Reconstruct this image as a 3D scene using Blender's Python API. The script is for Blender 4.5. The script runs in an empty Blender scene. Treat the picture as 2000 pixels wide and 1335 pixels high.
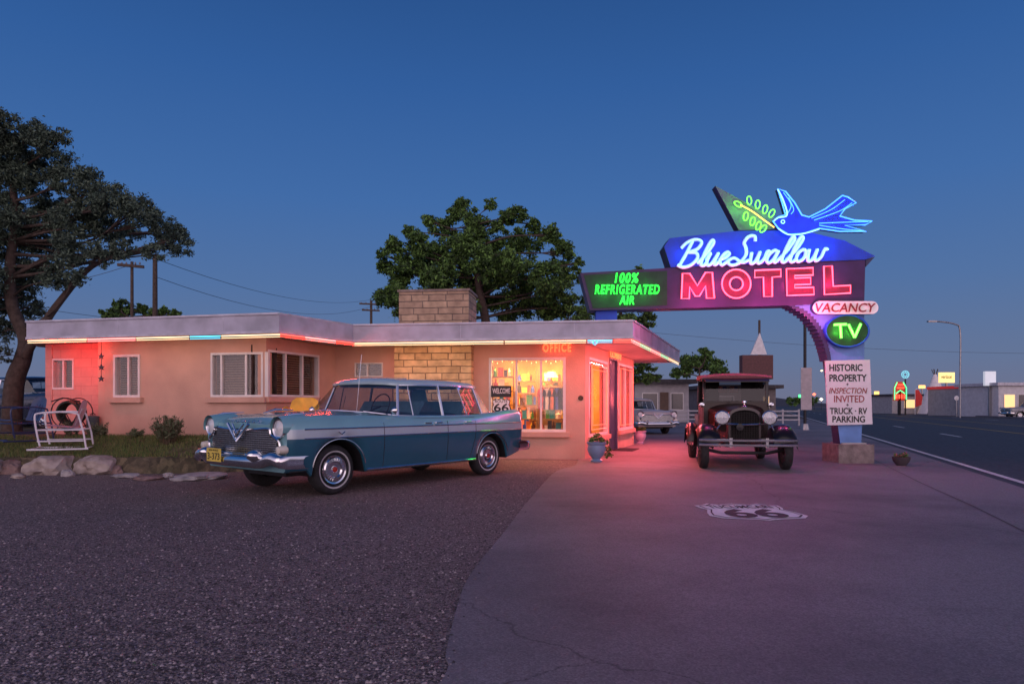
import bpy, bmesh, math, random
import numpy as np
from mathutils import Vector, Matrix, noise
random.seed(7); np.random.seed(7)
SC=bpy.context.scene; COL=SC.collection
CH=1.22; F=1333.0
R=math.radians
def V(*a): return Vector(a)
def W(px,py,Y): return V((px-1000)/F*Y, Y, CH+(790-py)/F*Y)
def G(px,py,z=0.0):
    Y=(CH-z)*F/(py-790); return V((px-1000)/F*Y,Y,z)
AX=R(20.18); U2=V(math.sin(AX),math.cos(AX),0); N2=V(math.cos(AX),-math.sin(AX),0)
def RP(s,n,z=0): return U2*s+N2*n+V(0,0,z)
# ------------------------------------------------------------ materials
MATS={}
def mat(name,col,rough=.6,metal=0,var=.18,scale=6,bump=0,bscale=None,coat=0,emit=None,es=0,detail=5,col2=None,spec=.5):
    if name in MATS: return MATS[name]
    m=bpy.data.materials.new(name); m.use_nodes=True; nt=m.node_tree; b=nt.nodes['Principled BSDF']
    tc=nt.nodes.new('ShaderNodeTexCoord'); n=nt.nodes.new('ShaderNodeTexNoise'); n.inputs['Scale'].default_value=scale; n.inputs['Detail'].default_value=detail
    nt.links.new(tc.outputs['Object'],n.inputs['Vector'])
    r=nt.nodes.new('ShaderNodeValToRGB'); e=r.color_ramp.elements; e[0].position=.3; e[1].position=.7
    c2=col2 or tuple(min(1,c*(1+var)) for c in col)
    e[0].color=(*[c*(1-var) for c in col],1); e[1].color=(*c2,1)
    nt.links.new(n.outputs['Fac'],r.inputs['Fac']); nt.links.new(r.outputs['Color'],b.inputs['Base Color'])
    b.inputs['Roughness'].default_value=rough; b.inputs['Metallic'].default_value=metal
    b.inputs['Coat Weight'].default_value=coat; b.inputs['Coat Roughness'].default_value=.05
    b.inputs['Specular IOR Level'].default_value=spec
    if bump:
        n2=nt.nodes.new('ShaderNodeTexNoise'); n2.inputs['Scale'].default_value=bscale or scale*4; n2.inputs['Detail'].default_value=6
        nt.links.new(tc.outputs['Object'],n2.inputs['Vector'])
        bp=nt.nodes.new('ShaderNodeBump'); bp.inputs['Strength'].default_value=bump; bp.inputs['Distance'].default_value=.02
        nt.links.new(n2.outputs['Fac'],bp.inputs['Height']); nt.links.new(bp.outputs['Normal'],b.inputs['Normal'])
    if emit:
        b.inputs['Emission Color'].default_value=(*emit,1); b.inputs['Emission Strength'].default_value=es
    MATS[name]=m; return m
def neon(name,col,s): return mat(name,tuple(min(.8,c*.8) for c in col),.3,emit=col,es=s,var=.02)
def glassm(name,tint,trans=.75,rough=.03):
    if name in MATS: return MATS[name]
    m=bpy.data.materials.new(name); m.use_nodes=True; nt=m.node_tree; nt.nodes.clear()
    o=nt.nodes.new('ShaderNodeOutputMaterial'); t=nt.nodes.new('ShaderNodeBsdfTransparent'); g=nt.nodes.new('ShaderNodeBsdfGlossy')
    t.inputs['Color'].default_value=(*tint,1); g.inputs['Roughness'].default_value=rough
    n=nt.nodes.new('ShaderNodeTexNoise'); n.inputs['Scale'].default_value=3; tc=nt.nodes.new('ShaderNodeTexCoord'); nt.links.new(tc.outputs['Object'],n.inputs['Vector'])
    mr=nt.nodes.new('ShaderNodeMapRange'); mr.inputs[3].default_value=.9; mr.inputs[4].default_value=1.0
    nt.links.new(n.outputs['Fac'],mr.inputs[0]); nt.links.new(mr.outputs[0],g.inputs['Color'])
    x=nt.nodes.new('ShaderNodeMixShader'); x.inputs[0].default_value=1-trans
    nt.links.new(t.outputs[0],x.inputs[1]); nt.links.new(g.outputs[0],x.inputs[2]); nt.links.new(x.outputs[0],o.inputs[0])
    MATS[name]=m; return m
def brickm(name,c1,c2,mortar,bw,bh,ms,bump=.5,nz_=.3,off=.5,sq=1.0):
    if name in MATS: return MATS[name]
    m=bpy.data.materials.new(name); m.use_nodes=True; nt=m.node_tree; b=nt.nodes['Principled BSDF']
    tc=nt.nodes.new('ShaderNodeTexCoord'); s=nt.nodes.new('ShaderNodeSeparateXYZ'); c=nt.nodes.new('ShaderNodeCombineXYZ')
    nt.links.new(tc.outputs['Object'],s.inputs[0])
    ad=nt.nodes.new('ShaderNodeMath'); nt.links.new(s.outputs[0],ad.inputs[0]); nt.links.new(s.outputs[1],ad.inputs[1])
    nt.links.new(ad.outputs[0],c.inputs[0]); nt.links.new(s.outputs[2],c.inputs[1])
    k=nt.nodes.new('ShaderNodeTexBrick'); k.inputs['Scale'].default_value=1; k.inputs['Brick Width'].default_value=bw; k.inputs['Row Height'].default_value=bh
    k.offset=off; k.squash=sq; k.squash_frequency=3
    k.inputs['Mortar Size'].default_value=ms; k.inputs['Mortar Smooth'].default_value=.4; k.inputs['Color1'].default_value=(*c1,1); k.inputs['Color2'].default_value=(*c2,1); k.inputs['Mortar'].default_value=(*mortar,1)
    nz=nt.nodes.new('ShaderNodeTexNoise'); nz.inputs['Scale'].default_value=5; nz.inputs['Detail'].default_value=6; nt.links.new(tc.outputs['Object'],nz.inputs['Vector'])
    vm=nt.nodes.new('ShaderNodeMix'); vm.data_type='VECTOR'; vm.inputs[0].default_value=.03
    nt.links.new(c.outputs[0],vm.inputs[4]); nt.links.new(nz.outputs['Color'],vm.inputs[5]); nt.links.new(vm.outputs[1],k.inputs['Vector'])
    mr=nt.nodes.new('ShaderNodeMapRange'); mr.inputs[1].default_value=.3; mr.inputs[2].default_value=.7; mr.inputs[3].default_value=1-nz_; mr.inputs[4].default_value=1+nz_; nt.links.new(nz.outputs['Fac'],mr.inputs[0])
    mx=nt.nodes.new('ShaderNodeMix'); mx.data_type='RGBA'; mx.blend_type='MULTIPLY'; mx.inputs[0].default_value=1
    nt.links.new(k.outputs['Color'],mx.inputs[6]); nt.links.new(mr.outputs[0],mx.inputs[7]); nt.links.new(mx.outputs[2],b.inputs['Base Color'])
    b.inputs['Roughness'].default_value=.85
    h=nt.nodes.new('ShaderNodeMath'); h.operation='MULTIPLY_ADD'; h.inputs[1].default_value=-1.0; nt.links.new(k.outputs['Fac'],h.inputs[0]); nt.links.new(nz.outputs['Fac'],h.inputs[2])
    bp=nt.nodes.new('ShaderNodeBump'); bp.inputs['Strength'].default_value=bump; bp.inputs['Distance'].default_value=.02
    nt.links.new(h.outputs[0],bp.inputs['Height']); nt.links.new(bp.outputs['Normal'],b.inputs['Normal'])
    MATS[name]=m; return m
# ------------------------------------------------------------ mesh builder
class MB:
    def __init__(s): s.v=[]; s.f=[]; s.m=[]; s.cur=0
    def add(s,vs,fs,mi=None):
        vs=[Vector(x) for x in vs]; nv=len(vs)
        for f in fs: assert max(f)<nv,'face index out of range'
        o=len(s.v); s.v+=vs; s.f+=[tuple(i+o for i in f) for f in fs]; s.m+=[s.cur if mi is None else mi]*len(fs); return s
    def obox(s,c,a,b,d,mi=None):
        c=Vector(c); a=Vector(a); b=Vector(b); d=Vector(d)
        vs=[c+a*i+b*j+d*k for k in(-1,1) for j in(-1,1) for i in(-1,1)]
        return s.add(vs,[(0,2,3,1),(4,5,7,6),(0,1,5,4),(2,6,7,3),(0,4,6,2),(1,3,7,5)],mi)
    def box(s,c,sz,rz=0,mi=None):
        ca,sa=math.cos(rz),math.sin(rz)
        return s.obox(c,V(ca,sa,0)*sz[0]/2,V(-sa,ca,0)*sz[1]/2,V(0,0,sz[2]/2),mi)
    def bbox(s,x0,x1,y0,y1,z0,z1,mi=None): return s.box(((x0+x1)/2,(y0+y1)/2,(z0+z1)/2),(x1-x0,y1-y0,z1-z0),0,mi)
    def bar(s,p,q,w,h,mi=None,up=V(0,0,1)):
        p=Vector(p); q=Vector(q); d=(q-p)
        if d.length<1e-6: return s
        n=d.normalized(); sd=n.cross(up)
        if sd.length<1e-3: sd=n.cross(V(1,0,0))
        sd.normalize(); u=sd.cross(n)
        return s.obox((p+q)/2,d/2,sd*w/2,u*h/2,mi)
    def tube(s,pts,r,seg=8,closed=False,caps=True,mi=None,flat=None):
        pts=[Vector(p) for p in pts]; n=len(pts)
        rr=r if isinstance(r,(list,tuple)) else [r]*n
        tan=[]
        for i in range(n):
            a=pts[(i-1)%n] if (i>0 or closed) else pts[0]; b=pts[(i+1)%n] if (i<n-1 or closed) else pts[-1]
            t=b-a; tan.append(t.normalized() if t.length>1e-9 else V(0,0,1))
        u=tan[0].orthogonal().normalized(); vs=[]
        for i in range(n):
            u=u-tan[i]*u.dot(tan[i])
            u=u.normalized() if u.length>1e-6 else tan[i].orthogonal().normalized()
            w=tan[i].cross(u)
            for k in range(seg):
                a=2*math.pi*k/seg; o=(u*math.cos(a)+w*math.sin(a))*rr[i]
                if flat: o=o-flat[0]*o.dot(flat[0])*(1-flat[1])
                vs.append(pts[i]+o)
        fs=[]
        for i in range(n if closed else n-1):
            j=(i+1)%n
            for k in range(seg): fs.append((i*seg+k,i*seg+(k+1)%seg,j*seg+(k+1)%seg,j*seg+k))
        if caps and not closed: fs.append(tuple(range(seg-1,-1,-1))); fs.append(tuple((n-1)*seg+k for k in range(seg)))
        return s.add(vs,fs,mi)
    def prism(s,poly,vec,mi=None,side=None):
        n=len(poly); poly=[Vector(p) for p in poly]; vec=Vector(vec)
        s.add(poly+[p+vec for p in poly],[tuple(range(n)),tuple(range(2*n-1,n-1,-1))],mi)
        s.add(poly+[p+vec for p in poly],[(i,i+n,(i+1)%n+n,(i+1)%n) for i in range(n)],side if side is not None else mi)
        return s
    def lathe(s,prof,c=(0,0,0),axis=V(0,0,1),seg=20,mi=None,ref=None):
        axis=Vector(axis).normalized(); u=axis.orthogonal().normalized(); w=axis.cross(u); c=Vector(c); vs=[]
        for r,h in prof:
            for k in range(seg):
                a=2*math.pi*k/seg; vs.append(c+axis*h+(u*math.cos(a)+w*math.sin(a))*max(r,1e-4))
        fs=[(i*seg+k,i*seg+(k+1)%seg,(i+1)*seg+(k+1)%seg,(i+1)*seg+k) for i in range(len(prof)-1) for k in range(seg)]
        return s.add(vs,fs,mi)
    def grid(s,rows,mi=None,close=False):
        n=len(rows[0]); vs=[p for r in rows for p in r]; fs=[]
        for i in range(len(rows)-1):
            for k in range(n if close else n-1): fs.append((i*n+k,i*n+(k+1)%n,(i+1)*n+(k+1)%n,(i+1)*n+k))
        return s.add(vs,fs,mi)
    def build(s,name,mats,parent=None,world=False,smooth=None,kind=None,label=None):
        me=bpy.data.meshes.new(name); vs=s.v
        if world and parent:
            M_=Matrix.Identity(4); p=parent
            while p: M_=p.matrix_basis@M_; p=p.parent
            I=M_.inverted(); vs=[I@v for v in vs]
        me.from_pydata([tuple(v) for v in vs],[],s.f)
        if not isinstance(mats,(list,tuple)): mats=[mats]
        for m in mats: me.materials.append(m)
        me.polygons.foreach_set('material_index',s.m)
        bm=bmesh.new(); bm.from_mesh(me); bmesh.ops.recalc_face_normals(bm,faces=bm.faces); bm.to_mesh(me); bm.free()
        if smooth:
            me.polygons.foreach_set('use_smooth',[True]*len(me.polygons)); me.set_sharp_from_angle(angle=R(smooth))
        me.update()
        o=bpy.data.objects.new(name,me); COL.objects.link(o)
        if parent: o.parent=parent
        if kind: o['kind']=kind
        if label: o['label']=label
        return o
def thing(name,label,cat,loc=(0,0,0),rz=0,group=None,scale=1):
    o=bpy.data.objects.new(name,None); COL.objects.link(o); o.location=loc; o.rotation_euler=(0,0,rz); o.scale=(scale,)*3
    o['label']=label; o['category']=cat
    if group: o['group']=group
    o.empty_display_size=.2; return o
def tag(o,label,cat,group=None):
    o['label']=label; o['category']=cat
    if group: o['group']=group
    return o
def catmull(P,n=8,closed=False):
    P=[Vector(p) for p in P]; out=[]; N=len(P)
    rng=range(N if closed else N-1)
    for i in rng:
        p1=P[i]; p2=P[(i+1)%N]; p0=P[i-1] if (i>0 or closed) else p1; p3=P[(i+2)%N] if (i+2<N or closed) else p2
        for k in range(n):
            t=k/n; out.append(.5*((2*p1)+(p2-p0)*t+(2*p0-5*p1+4*p2-p3)*t*t+(3*p1-p0-3*p2+p3)*t**3))
    if not closed: out.append(P[-1])
    return out
# ------------------------------------------------------------ text
def text_raw(body,shear=0,ex=0,outline=None,offset=0,space=1):
    cu=bpy.data.curves.new('t','FONT'); cu.body=body; cu.size=1; cu.shear=shear; cu.resolution_u=3; cu.offset=offset; cu.space_character=space
    if outline: cu.fill_mode='NONE'; cu.bevel_depth=outline; cu.bevel_resolution=1
    else: cu.extrude=ex
    o=bpy.data.objects.new('t',cu); COL.objects.link(o); dg=bpy.context.evaluated_depsgraph_get()
    me=bpy.data.meshes.new_from_object(o.evaluated_get(dg)); vs=[v.co.copy() for v in me.vertices]; fs=[tuple(p.vertices) for p in me.polygons]
    bpy.data.objects.remove(o); bpy.data.curves.remove(cu); bpy.data.meshes.remove(me); return vs,fs
def text(mb,body,origin,ux,uy,w,h,depth=.004,outline=None,shear=0,offset=0,space=1,mi=None):
    vs,_=text_raw(body,shear,0,None,0,space)
    x0=min(v.x for v in vs);x1=max(v.x for v in vs);y0=min(v.y for v in vs);y1=max(v.y for v in vs)
    sx=w/(x1-x0); sy=h/(y1-y0)
    vs,fs=text_raw(body,shear,depth/sy,(outline/sy if outline else None),offset,space)
    ux=Vector(ux);uy=Vector(uy);n=ux.cross(uy)
    mb.add([Vector(origin)+ux*(v.x-x0)*sx+uy*(v.y-y0)*sy+n*v.z*sy for v in vs],fs,mi)
def ptext(mb,body,x0,y0,x1,y1,Y,**k):
    a=W(x0,y1,Y); b=W(x1,y0,Y); text(mb,body,a,(1,0,0),(0,0,1),b.x-a.x,b.z-a.z,**k)
# ------------------------------------------------------------ palette
chrome=mat('chrome',(.75,.77,.8),.12,1,.05,3)
dullmetal=mat('dull metal',(.35,.35,.36),.4,.8,.15,5,.1)
rubber=mat('rubber',(.02,.02,.022),.75,0,.3,20,.2)
black=mat('black paint',(.015,.015,.018),.5,0,.2,6)
whitep=mat('white paint',(.72,.72,.74),.5,0,.12,4,.1)
woodd=mat('weathered wood',(.09,.065,.05),.85,0,.35,12,.4)
# ================================================================= WORLD
w=bpy.data.worlds.new('World'); SC.world=w; w.use_nodes=True; nt=w.node_tree; bg=nt.nodes['Background']
tc=nt.nodes.new('ShaderNodeTexCoord'); sp=nt.nodes.new('ShaderNodeSeparateXYZ'); nt.links.new(tc.outputs['Generated'],sp.inputs[0])
rp=nt.nodes.new('ShaderNodeValToRGB'); nt.links.new(sp.outputs[2],rp.inputs[0]); cr=rp.color_ramp
cr.elements[0].position=0; cr.elements[0].color=(.155,.165,.255,1); cr.elements[1].position=1; cr.elements[1].color=(.010,.045,.17,1)
for p,c in((.06,(.118,.172,.31)),(.16,(.078,.162,.36)),(.28,(.048,.142,.38)),(.42,(.028,.107,.33)),(.55,(.017,.074,.245))):
    e=cr.elements.new(p); e.color=(*c,1)
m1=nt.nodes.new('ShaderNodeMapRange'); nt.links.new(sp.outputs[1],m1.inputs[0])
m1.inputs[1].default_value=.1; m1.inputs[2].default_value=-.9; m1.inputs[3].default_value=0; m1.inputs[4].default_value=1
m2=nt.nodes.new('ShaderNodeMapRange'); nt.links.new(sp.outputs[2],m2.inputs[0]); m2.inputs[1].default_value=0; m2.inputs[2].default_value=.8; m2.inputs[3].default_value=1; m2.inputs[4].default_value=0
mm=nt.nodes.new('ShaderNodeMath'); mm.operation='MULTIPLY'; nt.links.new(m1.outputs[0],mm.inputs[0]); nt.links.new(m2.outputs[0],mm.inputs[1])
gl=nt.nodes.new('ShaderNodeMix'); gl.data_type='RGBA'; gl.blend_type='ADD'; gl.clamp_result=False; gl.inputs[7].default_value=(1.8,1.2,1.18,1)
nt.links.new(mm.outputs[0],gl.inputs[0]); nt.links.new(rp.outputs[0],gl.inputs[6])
sky=nt.nodes.new('ShaderNodeTexSky'); sky.sky_type='NISHITA'; sky.sun_disc=False; sky.sun_elevation=R(1); sky.sun_rotation=R(190)
ad=nt.nodes.new('ShaderNodeMix'); ad.data_type='RGBA'; ad.blend_type='ADD'; ad.inputs[0].default_value=.006
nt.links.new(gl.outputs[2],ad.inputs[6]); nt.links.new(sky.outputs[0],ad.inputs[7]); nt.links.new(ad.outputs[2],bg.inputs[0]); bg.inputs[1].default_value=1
sun=bpy.data.lights.new('sun','SUN'); sun.energy=.36; sun.angle=R(50); sun.color=(1,.77,.70); so=bpy.data.objects.new('sun',sun); COL.objects.link(so); so.rotation_euler=(R(58),0,R(-12))
cam=bpy.data.cameras.new('camera'); co=bpy.data.objects.new('camera',cam); COL.objects.link(co); co.location=(0,0,CH); co.rotation_euler=(R(90),0,0)
cam.sensor_width=36; cam.lens=24; cam.shift_y=122.5/2000; cam.clip_end=3000; cam.clip_start=.05; SC.camera=co
SC.view_settings.view_transform='Standard'; SC.view_settings.look='None'
def area(name,p,q,col,power,aim,wd=.03):
    p=Vector(p);q=Vector(q); L=bpy.data.lights.new(name,'AREA'); L.shape='RECTANGLE'; L.size=(q-p).length; L.size_y=wd; L.energy=power; L.color=col
    o=bpy.data.objects.new(name,L); COL.objects.link(o); x=(q-p).normalized(); z=-(Vector(aim).normalized()); y=z.cross(x).normalized(); z=x.cross(y)
    m=Matrix((x,y,z)).transposed().to_4x4(); m.translation=(p+q)/2; o.matrix_world=m; return o
def point(name,p,col,power,r=0.0):
    L=bpy.data.lights.new(name,'POINT'); L.energy=power; L.color=col; L.shadow_soft_size=r; o=bpy.data.objects.new(name,L); COL.objects.link(o); o.location=p; return o
# ================================================================= GROUND
def groundmat(name,c1,c2,c3,fs,bump,rough=.9,stain=.6,crack=False,dist=.01,grain=.45):
    m=bpy.data.materials.new(name); m.use_nodes=True; nt=m.node_tree; b=nt.nodes['Principled BSDF']; tc=nt.nodes.new('ShaderNodeTexCoord')
    def nz(sc,d=6,ro=.6):
        n=nt.nodes.new('ShaderNodeTexNoise'); n.inputs['Scale'].default_value=sc; n.inputs['Detail'].default_value=d; n.inputs['Roughness'].default_value=ro; nt.links.new(tc.outputs['Object'],n.inputs['Vector']); return n
    big=nz(.35,8,.65); fine=nz(fs,3,.7)
    vo=nt.nodes.new('ShaderNodeTexVoronoi'); vo.inputs['Scale'].default_value=fs*.9; nt.links.new(tc.outputs['Object'],vo.inputs['Vector'])
    r=nt.nodes.new('ShaderNodeValToRGB'); r.color_ramp.elements[0].position=.35; r.color_ramp.elements[1].position=.68; r.color_ramp.elements[0].color=(*c1,1); r.color_ramp.elements[1].color=(*c2,1); nt.links.new(fine.outputs['Fac'],r.inputs[0])
    x=nt.nodes.new('ShaderNodeMix'); x.data_type='RGBA'; x.inputs[7].default_value=(*c3,1)
    r2=nt.nodes.new('ShaderNodeMapRange'); r2.inputs[1].default_value=.42; r2.inputs[2].default_value=.7; r2.inputs[4].default_value=stain; nt.links.new(big.outputs['Fac'],r2.inputs[0])
    nt.links.new(r2.outputs[0],x.inputs[0]); nt.links.new(r.outputs[0],x.inputs[6]); last=x.outputs[2]
    sp=nt.nodes.new('ShaderNodeSeparateColor'); nt.links.new(vo.outputs['Color'],sp.inputs[0])
    y=nt.nodes.new('ShaderNodeMix'); y.data_type='RGBA'; y.blend_type='MULTIPLY'; y.inputs[0].default_value=1
    mr=nt.nodes.new('ShaderNodeMapRange'); mr.inputs[3].default_value=1-grain; mr.inputs[4].default_value=1+grain; nt.links.new(sp.outputs[0],mr.inputs[0]); nt.links.new(last,y.inputs[6]); nt.links.new(mr.outputs[0],y.inputs[7]); last=y.outputs[2]
    if crack:
        cv=nt.nodes.new('ShaderNodeTexVoronoi'); cv.feature='DISTANCE_TO_EDGE'; cv.inputs['Scale'].default_value=.32
        wz=nz(1.3,6,.7); wm=nt.nodes.new('ShaderNodeMix'); wm.data_type='VECTOR'; wm.inputs[0].default_value=.35; nt.links.new(tc.outputs['Object'],wm.inputs[4]); nt.links.new(wz.outputs['Color'],wm.inputs[5]); nt.links.new(wm.outputs[1],cv.inputs['Vector'])
        cm=nt.nodes.new('ShaderNodeMapRange'); cm.inputs[1].default_value=0; cm.inputs[2].default_value=.0035; cm.inputs[3].default_value=.5; cm.inputs[4].default_value=1; nt.links.new(cv.outputs[0],cm.inputs[0])
        z=nt.nodes.new('ShaderNodeMix'); z.data_type='RGBA'; z.blend_type='MULTIPLY'; z.inputs[0].default_value=1; nt.links.new(last,z.inputs[6]); nt.links.new(cm.outputs[0],z.inputs[7]); last=z.outputs[2]
    nt.links.new(last,b.inputs['Base Color']); b.inputs['Roughness'].default_value=rough
    bp=nt.nodes.new('ShaderNodeBump'); bp.inputs['Strength'].default_value=bump; bp.inputs['Distance'].default_value=dist
    hm=nt.nodes.new('ShaderNodeMath'); hm.operation='ADD'; nt.links.new(fine.outputs['Fac'],hm.inputs[0]); nt.links.new(vo.outputs['Distance'],hm.inputs[1])
    nt.links.new(hm.outputs[0],bp.inputs['Height']); nt.links.new(bp.outputs['Normal'],b.inputs['Normal']); MATS[name]=m; return m
gdirt=groundmat('dry earth',(.09,.075,.06),(.16,.13,.10),(.07,.065,.05),3,.5)
ggrav=groundmat('dark gravel',(.065,.052,.050),(.36,.275,.26),(.11,.086,.082),70,.9,.85,.6,dist=.015,grain=.7)
gconc=groundmat('worn concrete',(.17,.15,.155),(.27,.235,.24),(.09,.08,.085),110,.12,.7,.95,True,.004,grain=.25)
gasph=groundmat('asphalt',(.03,.03,.032),(.06,.06,.062),(.035,.035,.036),20,.3,.7,.5)
MB().add([(-900,-60,-.02),(900,-60,-.02),(900,1500,-.02),(-900,1500,-.02)],[(0,1,2,3)]).build('ground',gdirt,kind='structure')
edge=[V(-2.2,-6,0),V(-1.3,-2,0),V(-.62,1.5,0),G(860,1335),G(872,1270),G(905,1150),G(940,1095),G(985,1040),G(1035,975),G(1085,922),V(1.25,13.6,0),V(1.45,15.0,0)]
edge=catmull(edge,6)
gp=[V(p.x,p.y,0) for p in edge]
MB().add(gp+[V(1.4,17,0),V(-30,17,0),V(-30,-6,0)],[tuple(range(len(gp)+3))]).build('gravel_lot',ggrav,kind='structure')
NR=3.55
cp=[V(p.x,p.y,.012) for p in edge]
cpoly=cp+[V(1.6,60,.012),RP(62,NR,.012),RP(-8,NR,.012)]
MB().prism([V(p.x,p.y,-.03) for p in cpoly],V(0,0,.042)).build('concrete_drive',gconc,kind='structure')
MB().add([RP(-20,NR,.004),RP(-20,NR+17,.004),RP(700,NR+17,.004),RP(700,NR,.004)],[(0,1,2,3)]).build('road',gasph,kind='structure')
MB().prism([RP(-20,NR+17,-.01),RP(-20,NR+19.2,-.01),RP(300,NR+19.2,-.01),RP(300,NR+17,-.01)],V(0,0,.14)).build('sidewalk',gconc,kind='structure')
linew=mat('road paint white',(.62,.62,.6),.7,0,.25,9)
liney=mat('road paint yellow',(.55,.38,.06),.7,0,.25,9)
mk=MB()
mk.add([RP(-20,NR+.2,.009),RP(-20,NR+.32,.009),RP(300,NR+.32,.009),RP(300,NR+.2,.009)],[(0,1,2,3)],0)
for n0,c in((NR+6.6,1),(NR+10.2,1)): mk.add([RP(-20,n0,.009),RP(-20,n0+.12,.009),RP(300,n0+.12,.009),RP(300,n0,.009)],[(0,1,2,3)],c)
for s0 in range(-14,260,11):
    for n0 in (NR+3.4,NR+13.6): mk.add([RP(s0,n0,.009),RP(s0,n0+.13,.009),RP(s0+3.2,n0+.13,.009),RP(s0+3.2,n0,.009)],[(0,1,2,3)],0)
mk.build('road_marking',[linew,liney],kind='structure')
jm=mat('joint tar',(.06,.05,.05),.8)
jb=MB()
def strip(a,b,wd,z=.0165):
    a=V(a.x,a.y,z); b=V(b.x,b.y,z); d=(b-a).normalized(); s=V(-d.y,d.x,0)*wd/2; jb.add([a-s,b-s,b+s,a+s],[(0,1,2,3)])
for pl in ([G(1640,870),G(1720,905),G(1800,945),G(1900,990),G(2020,1050)],[G(1140,903),G(1250,900),G(1400,925)]):
    for a,b in zip(pl,pl[1:]): strip(a,b,.014)
jb.build('concrete_joint',jm,kind='structure')
# pebbles
def npmesh(name,verts,faces,mats,mi=None):
    me=bpy.data.meshes.new(name); k=faces.shape[1]; me.vertices.add(len(verts)); me.vertices.foreach_set('co',verts.astype(np.float32).ravel())
    me.loops.add(faces.size); me.loops.foreach_set('vertex_index',faces.astype(np.int32).ravel()); me.polygons.add(len(faces)); me.polygons.foreach_set('loop_start',np.arange(0,faces.size,k,dtype=np.int32))
    for m in mats: me.materials.append(m)
    if mi is not None: me.polygons.foreach_set('material_index',mi.astype(np.int32))
    me.update(calc_edges=True); me.validate(); o=bpy.data.objects.new(name,me); COL.objects.link(o); return o
N=42000
rr=np.random.rand(N); Yp=1/(1/2.3*(1-rr)+1/12.0*rr); ang=(np.random.rand(N)*1.15-1.0)*.78; Xp=Yp*ang
ex=np.interp(Yp,[p.y for p in edge],[p.x for p in edge]); ok=Xp<ex+.05*np.random.randn(N)-.03; Xp=Xp[ok];Yp=Yp[ok]; N=len(Xp); S=(.0025+np.random.rand(N)**3*.010)
base=np.array([(1,0,0),(0,1,0),(-1,0,0),(0,-1,0),(0,0,.8)])
rot=np.random.rand(N)*6.28; vv=np.zeros((N,5,3)); ca=np.cos(rot)[:,None]; sa=np.sin(rot)[:,None]
jit=base[None]*(1+.5*(np.random.rand(N,5,3)-.5)); vv[:,:,0]=jit[:,:,0]*ca-jit[:,:,1]*sa; vv[:,:,1]=jit[:,:,0]*sa+jit[:,:,1]*ca; vv[:,:,2]=jit[:,:,2]
vv*=S[:,None,None]; vv[:,:,0]+=Xp[:,None]; vv[:,:,1]+=Yp[:,None]; vv[:,:,2]+=.001+np.where(Xp>np.interp(Yp,[p.y for p in edge],[p.x for p in edge])-.01,.012,0)[:,None]
ft=np.array([(0,1,4),(1,2,4),(2,3,4),(3,0,4)]); fa=(ft[None]+(np.arange(N)*5)[:,None,None]).reshape(-1,3)
pm=[mat('pebble grey',(.25,.20,.19),.8),mat('pebble dark',(.07,.055,.055),.8),mat('pebble light',(.52,.42,.39),.8)]
pb=npmesh('gravel',vv.reshape(-1,3),fa,pm,np.repeat(np.random.choice(3,N,p=[.5,.25,.25]),4)); pb['kind']='stuff'; tag(pb,'loose dark gravel chips scattered over the parking lot','gravel')
# garden bed
def gz(x,y):
    t=max(0,min(1,(y-12.1)/1.7)); z=.27+.3*t*t*(3-2*t)
    f=max(0,min(1,(-3.2-x)/.9)); return z*f-.01*(1-f)
gx=np.linspace(-26,-3.05,90); gy=np.concatenate([np.linspace(12.05,15,26),np.linspace(15.5,30,12)])
def frontY(x): return 12.15 + (0 if x<-6.2 else (x+6.2)*.3)
rows=[]
for j,y in enumerate(gy):
    rows.append([V(x, y+(frontY(x)-12.15)*(1-j/len(gy)), (gz(x,y)+random.uniform(-.012,.012)) if j>0 else -.02) for x in gx])
ggarden=groundmat('garden soil',(.07,.055,.035),(.16,.12,.07),(.06,.08,.03),9,.8)
MB().grid(rows).build('garden_ground',ggarden,kind='structure',smooth=60)
N=24000; X=np.random.uniform(-12.0,-5.2,N); Yg=np.random.uniform(12.25,13.9,N); cl=np.sin(X*2.1+Yg*1.3)+np.sin(X*.9-Yg*2.2)+np.random.rand(N)*1.5; k=cl>-.3; X=X[k];Yg=Yg[k];N=len(X)
Z=np.array([gz(a,b) for a,b in zip(X,Yg)]); H=np.random.uniform(.03,.09,N); a=np.random.rand(N)*6.28; lx=np.random.randn(N)*.03; ly=np.random.randn(N)*.03
vv=np.stack([np.stack([X-np.cos(a)*.006,Yg-np.sin(a)*.006,Z-.01],1),np.stack([X+np.cos(a)*.006,Yg+np.sin(a)*.006,Z-.01],1),np.stack([X+lx,Yg+ly,Z+H],1)],1).reshape(-1,3)
gr=npmesh('grass',vv,np.arange(N*3).reshape(-1,3),[mat('dry grass',(.20,.20,.07),.8),mat('green grass',(.09,.15,.035),.8)],np.random.randint(0,2,N)); gr['kind']='stuff'; tag(gr,'sparse short grass in the raised bed behind the rocks','grass')
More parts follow.
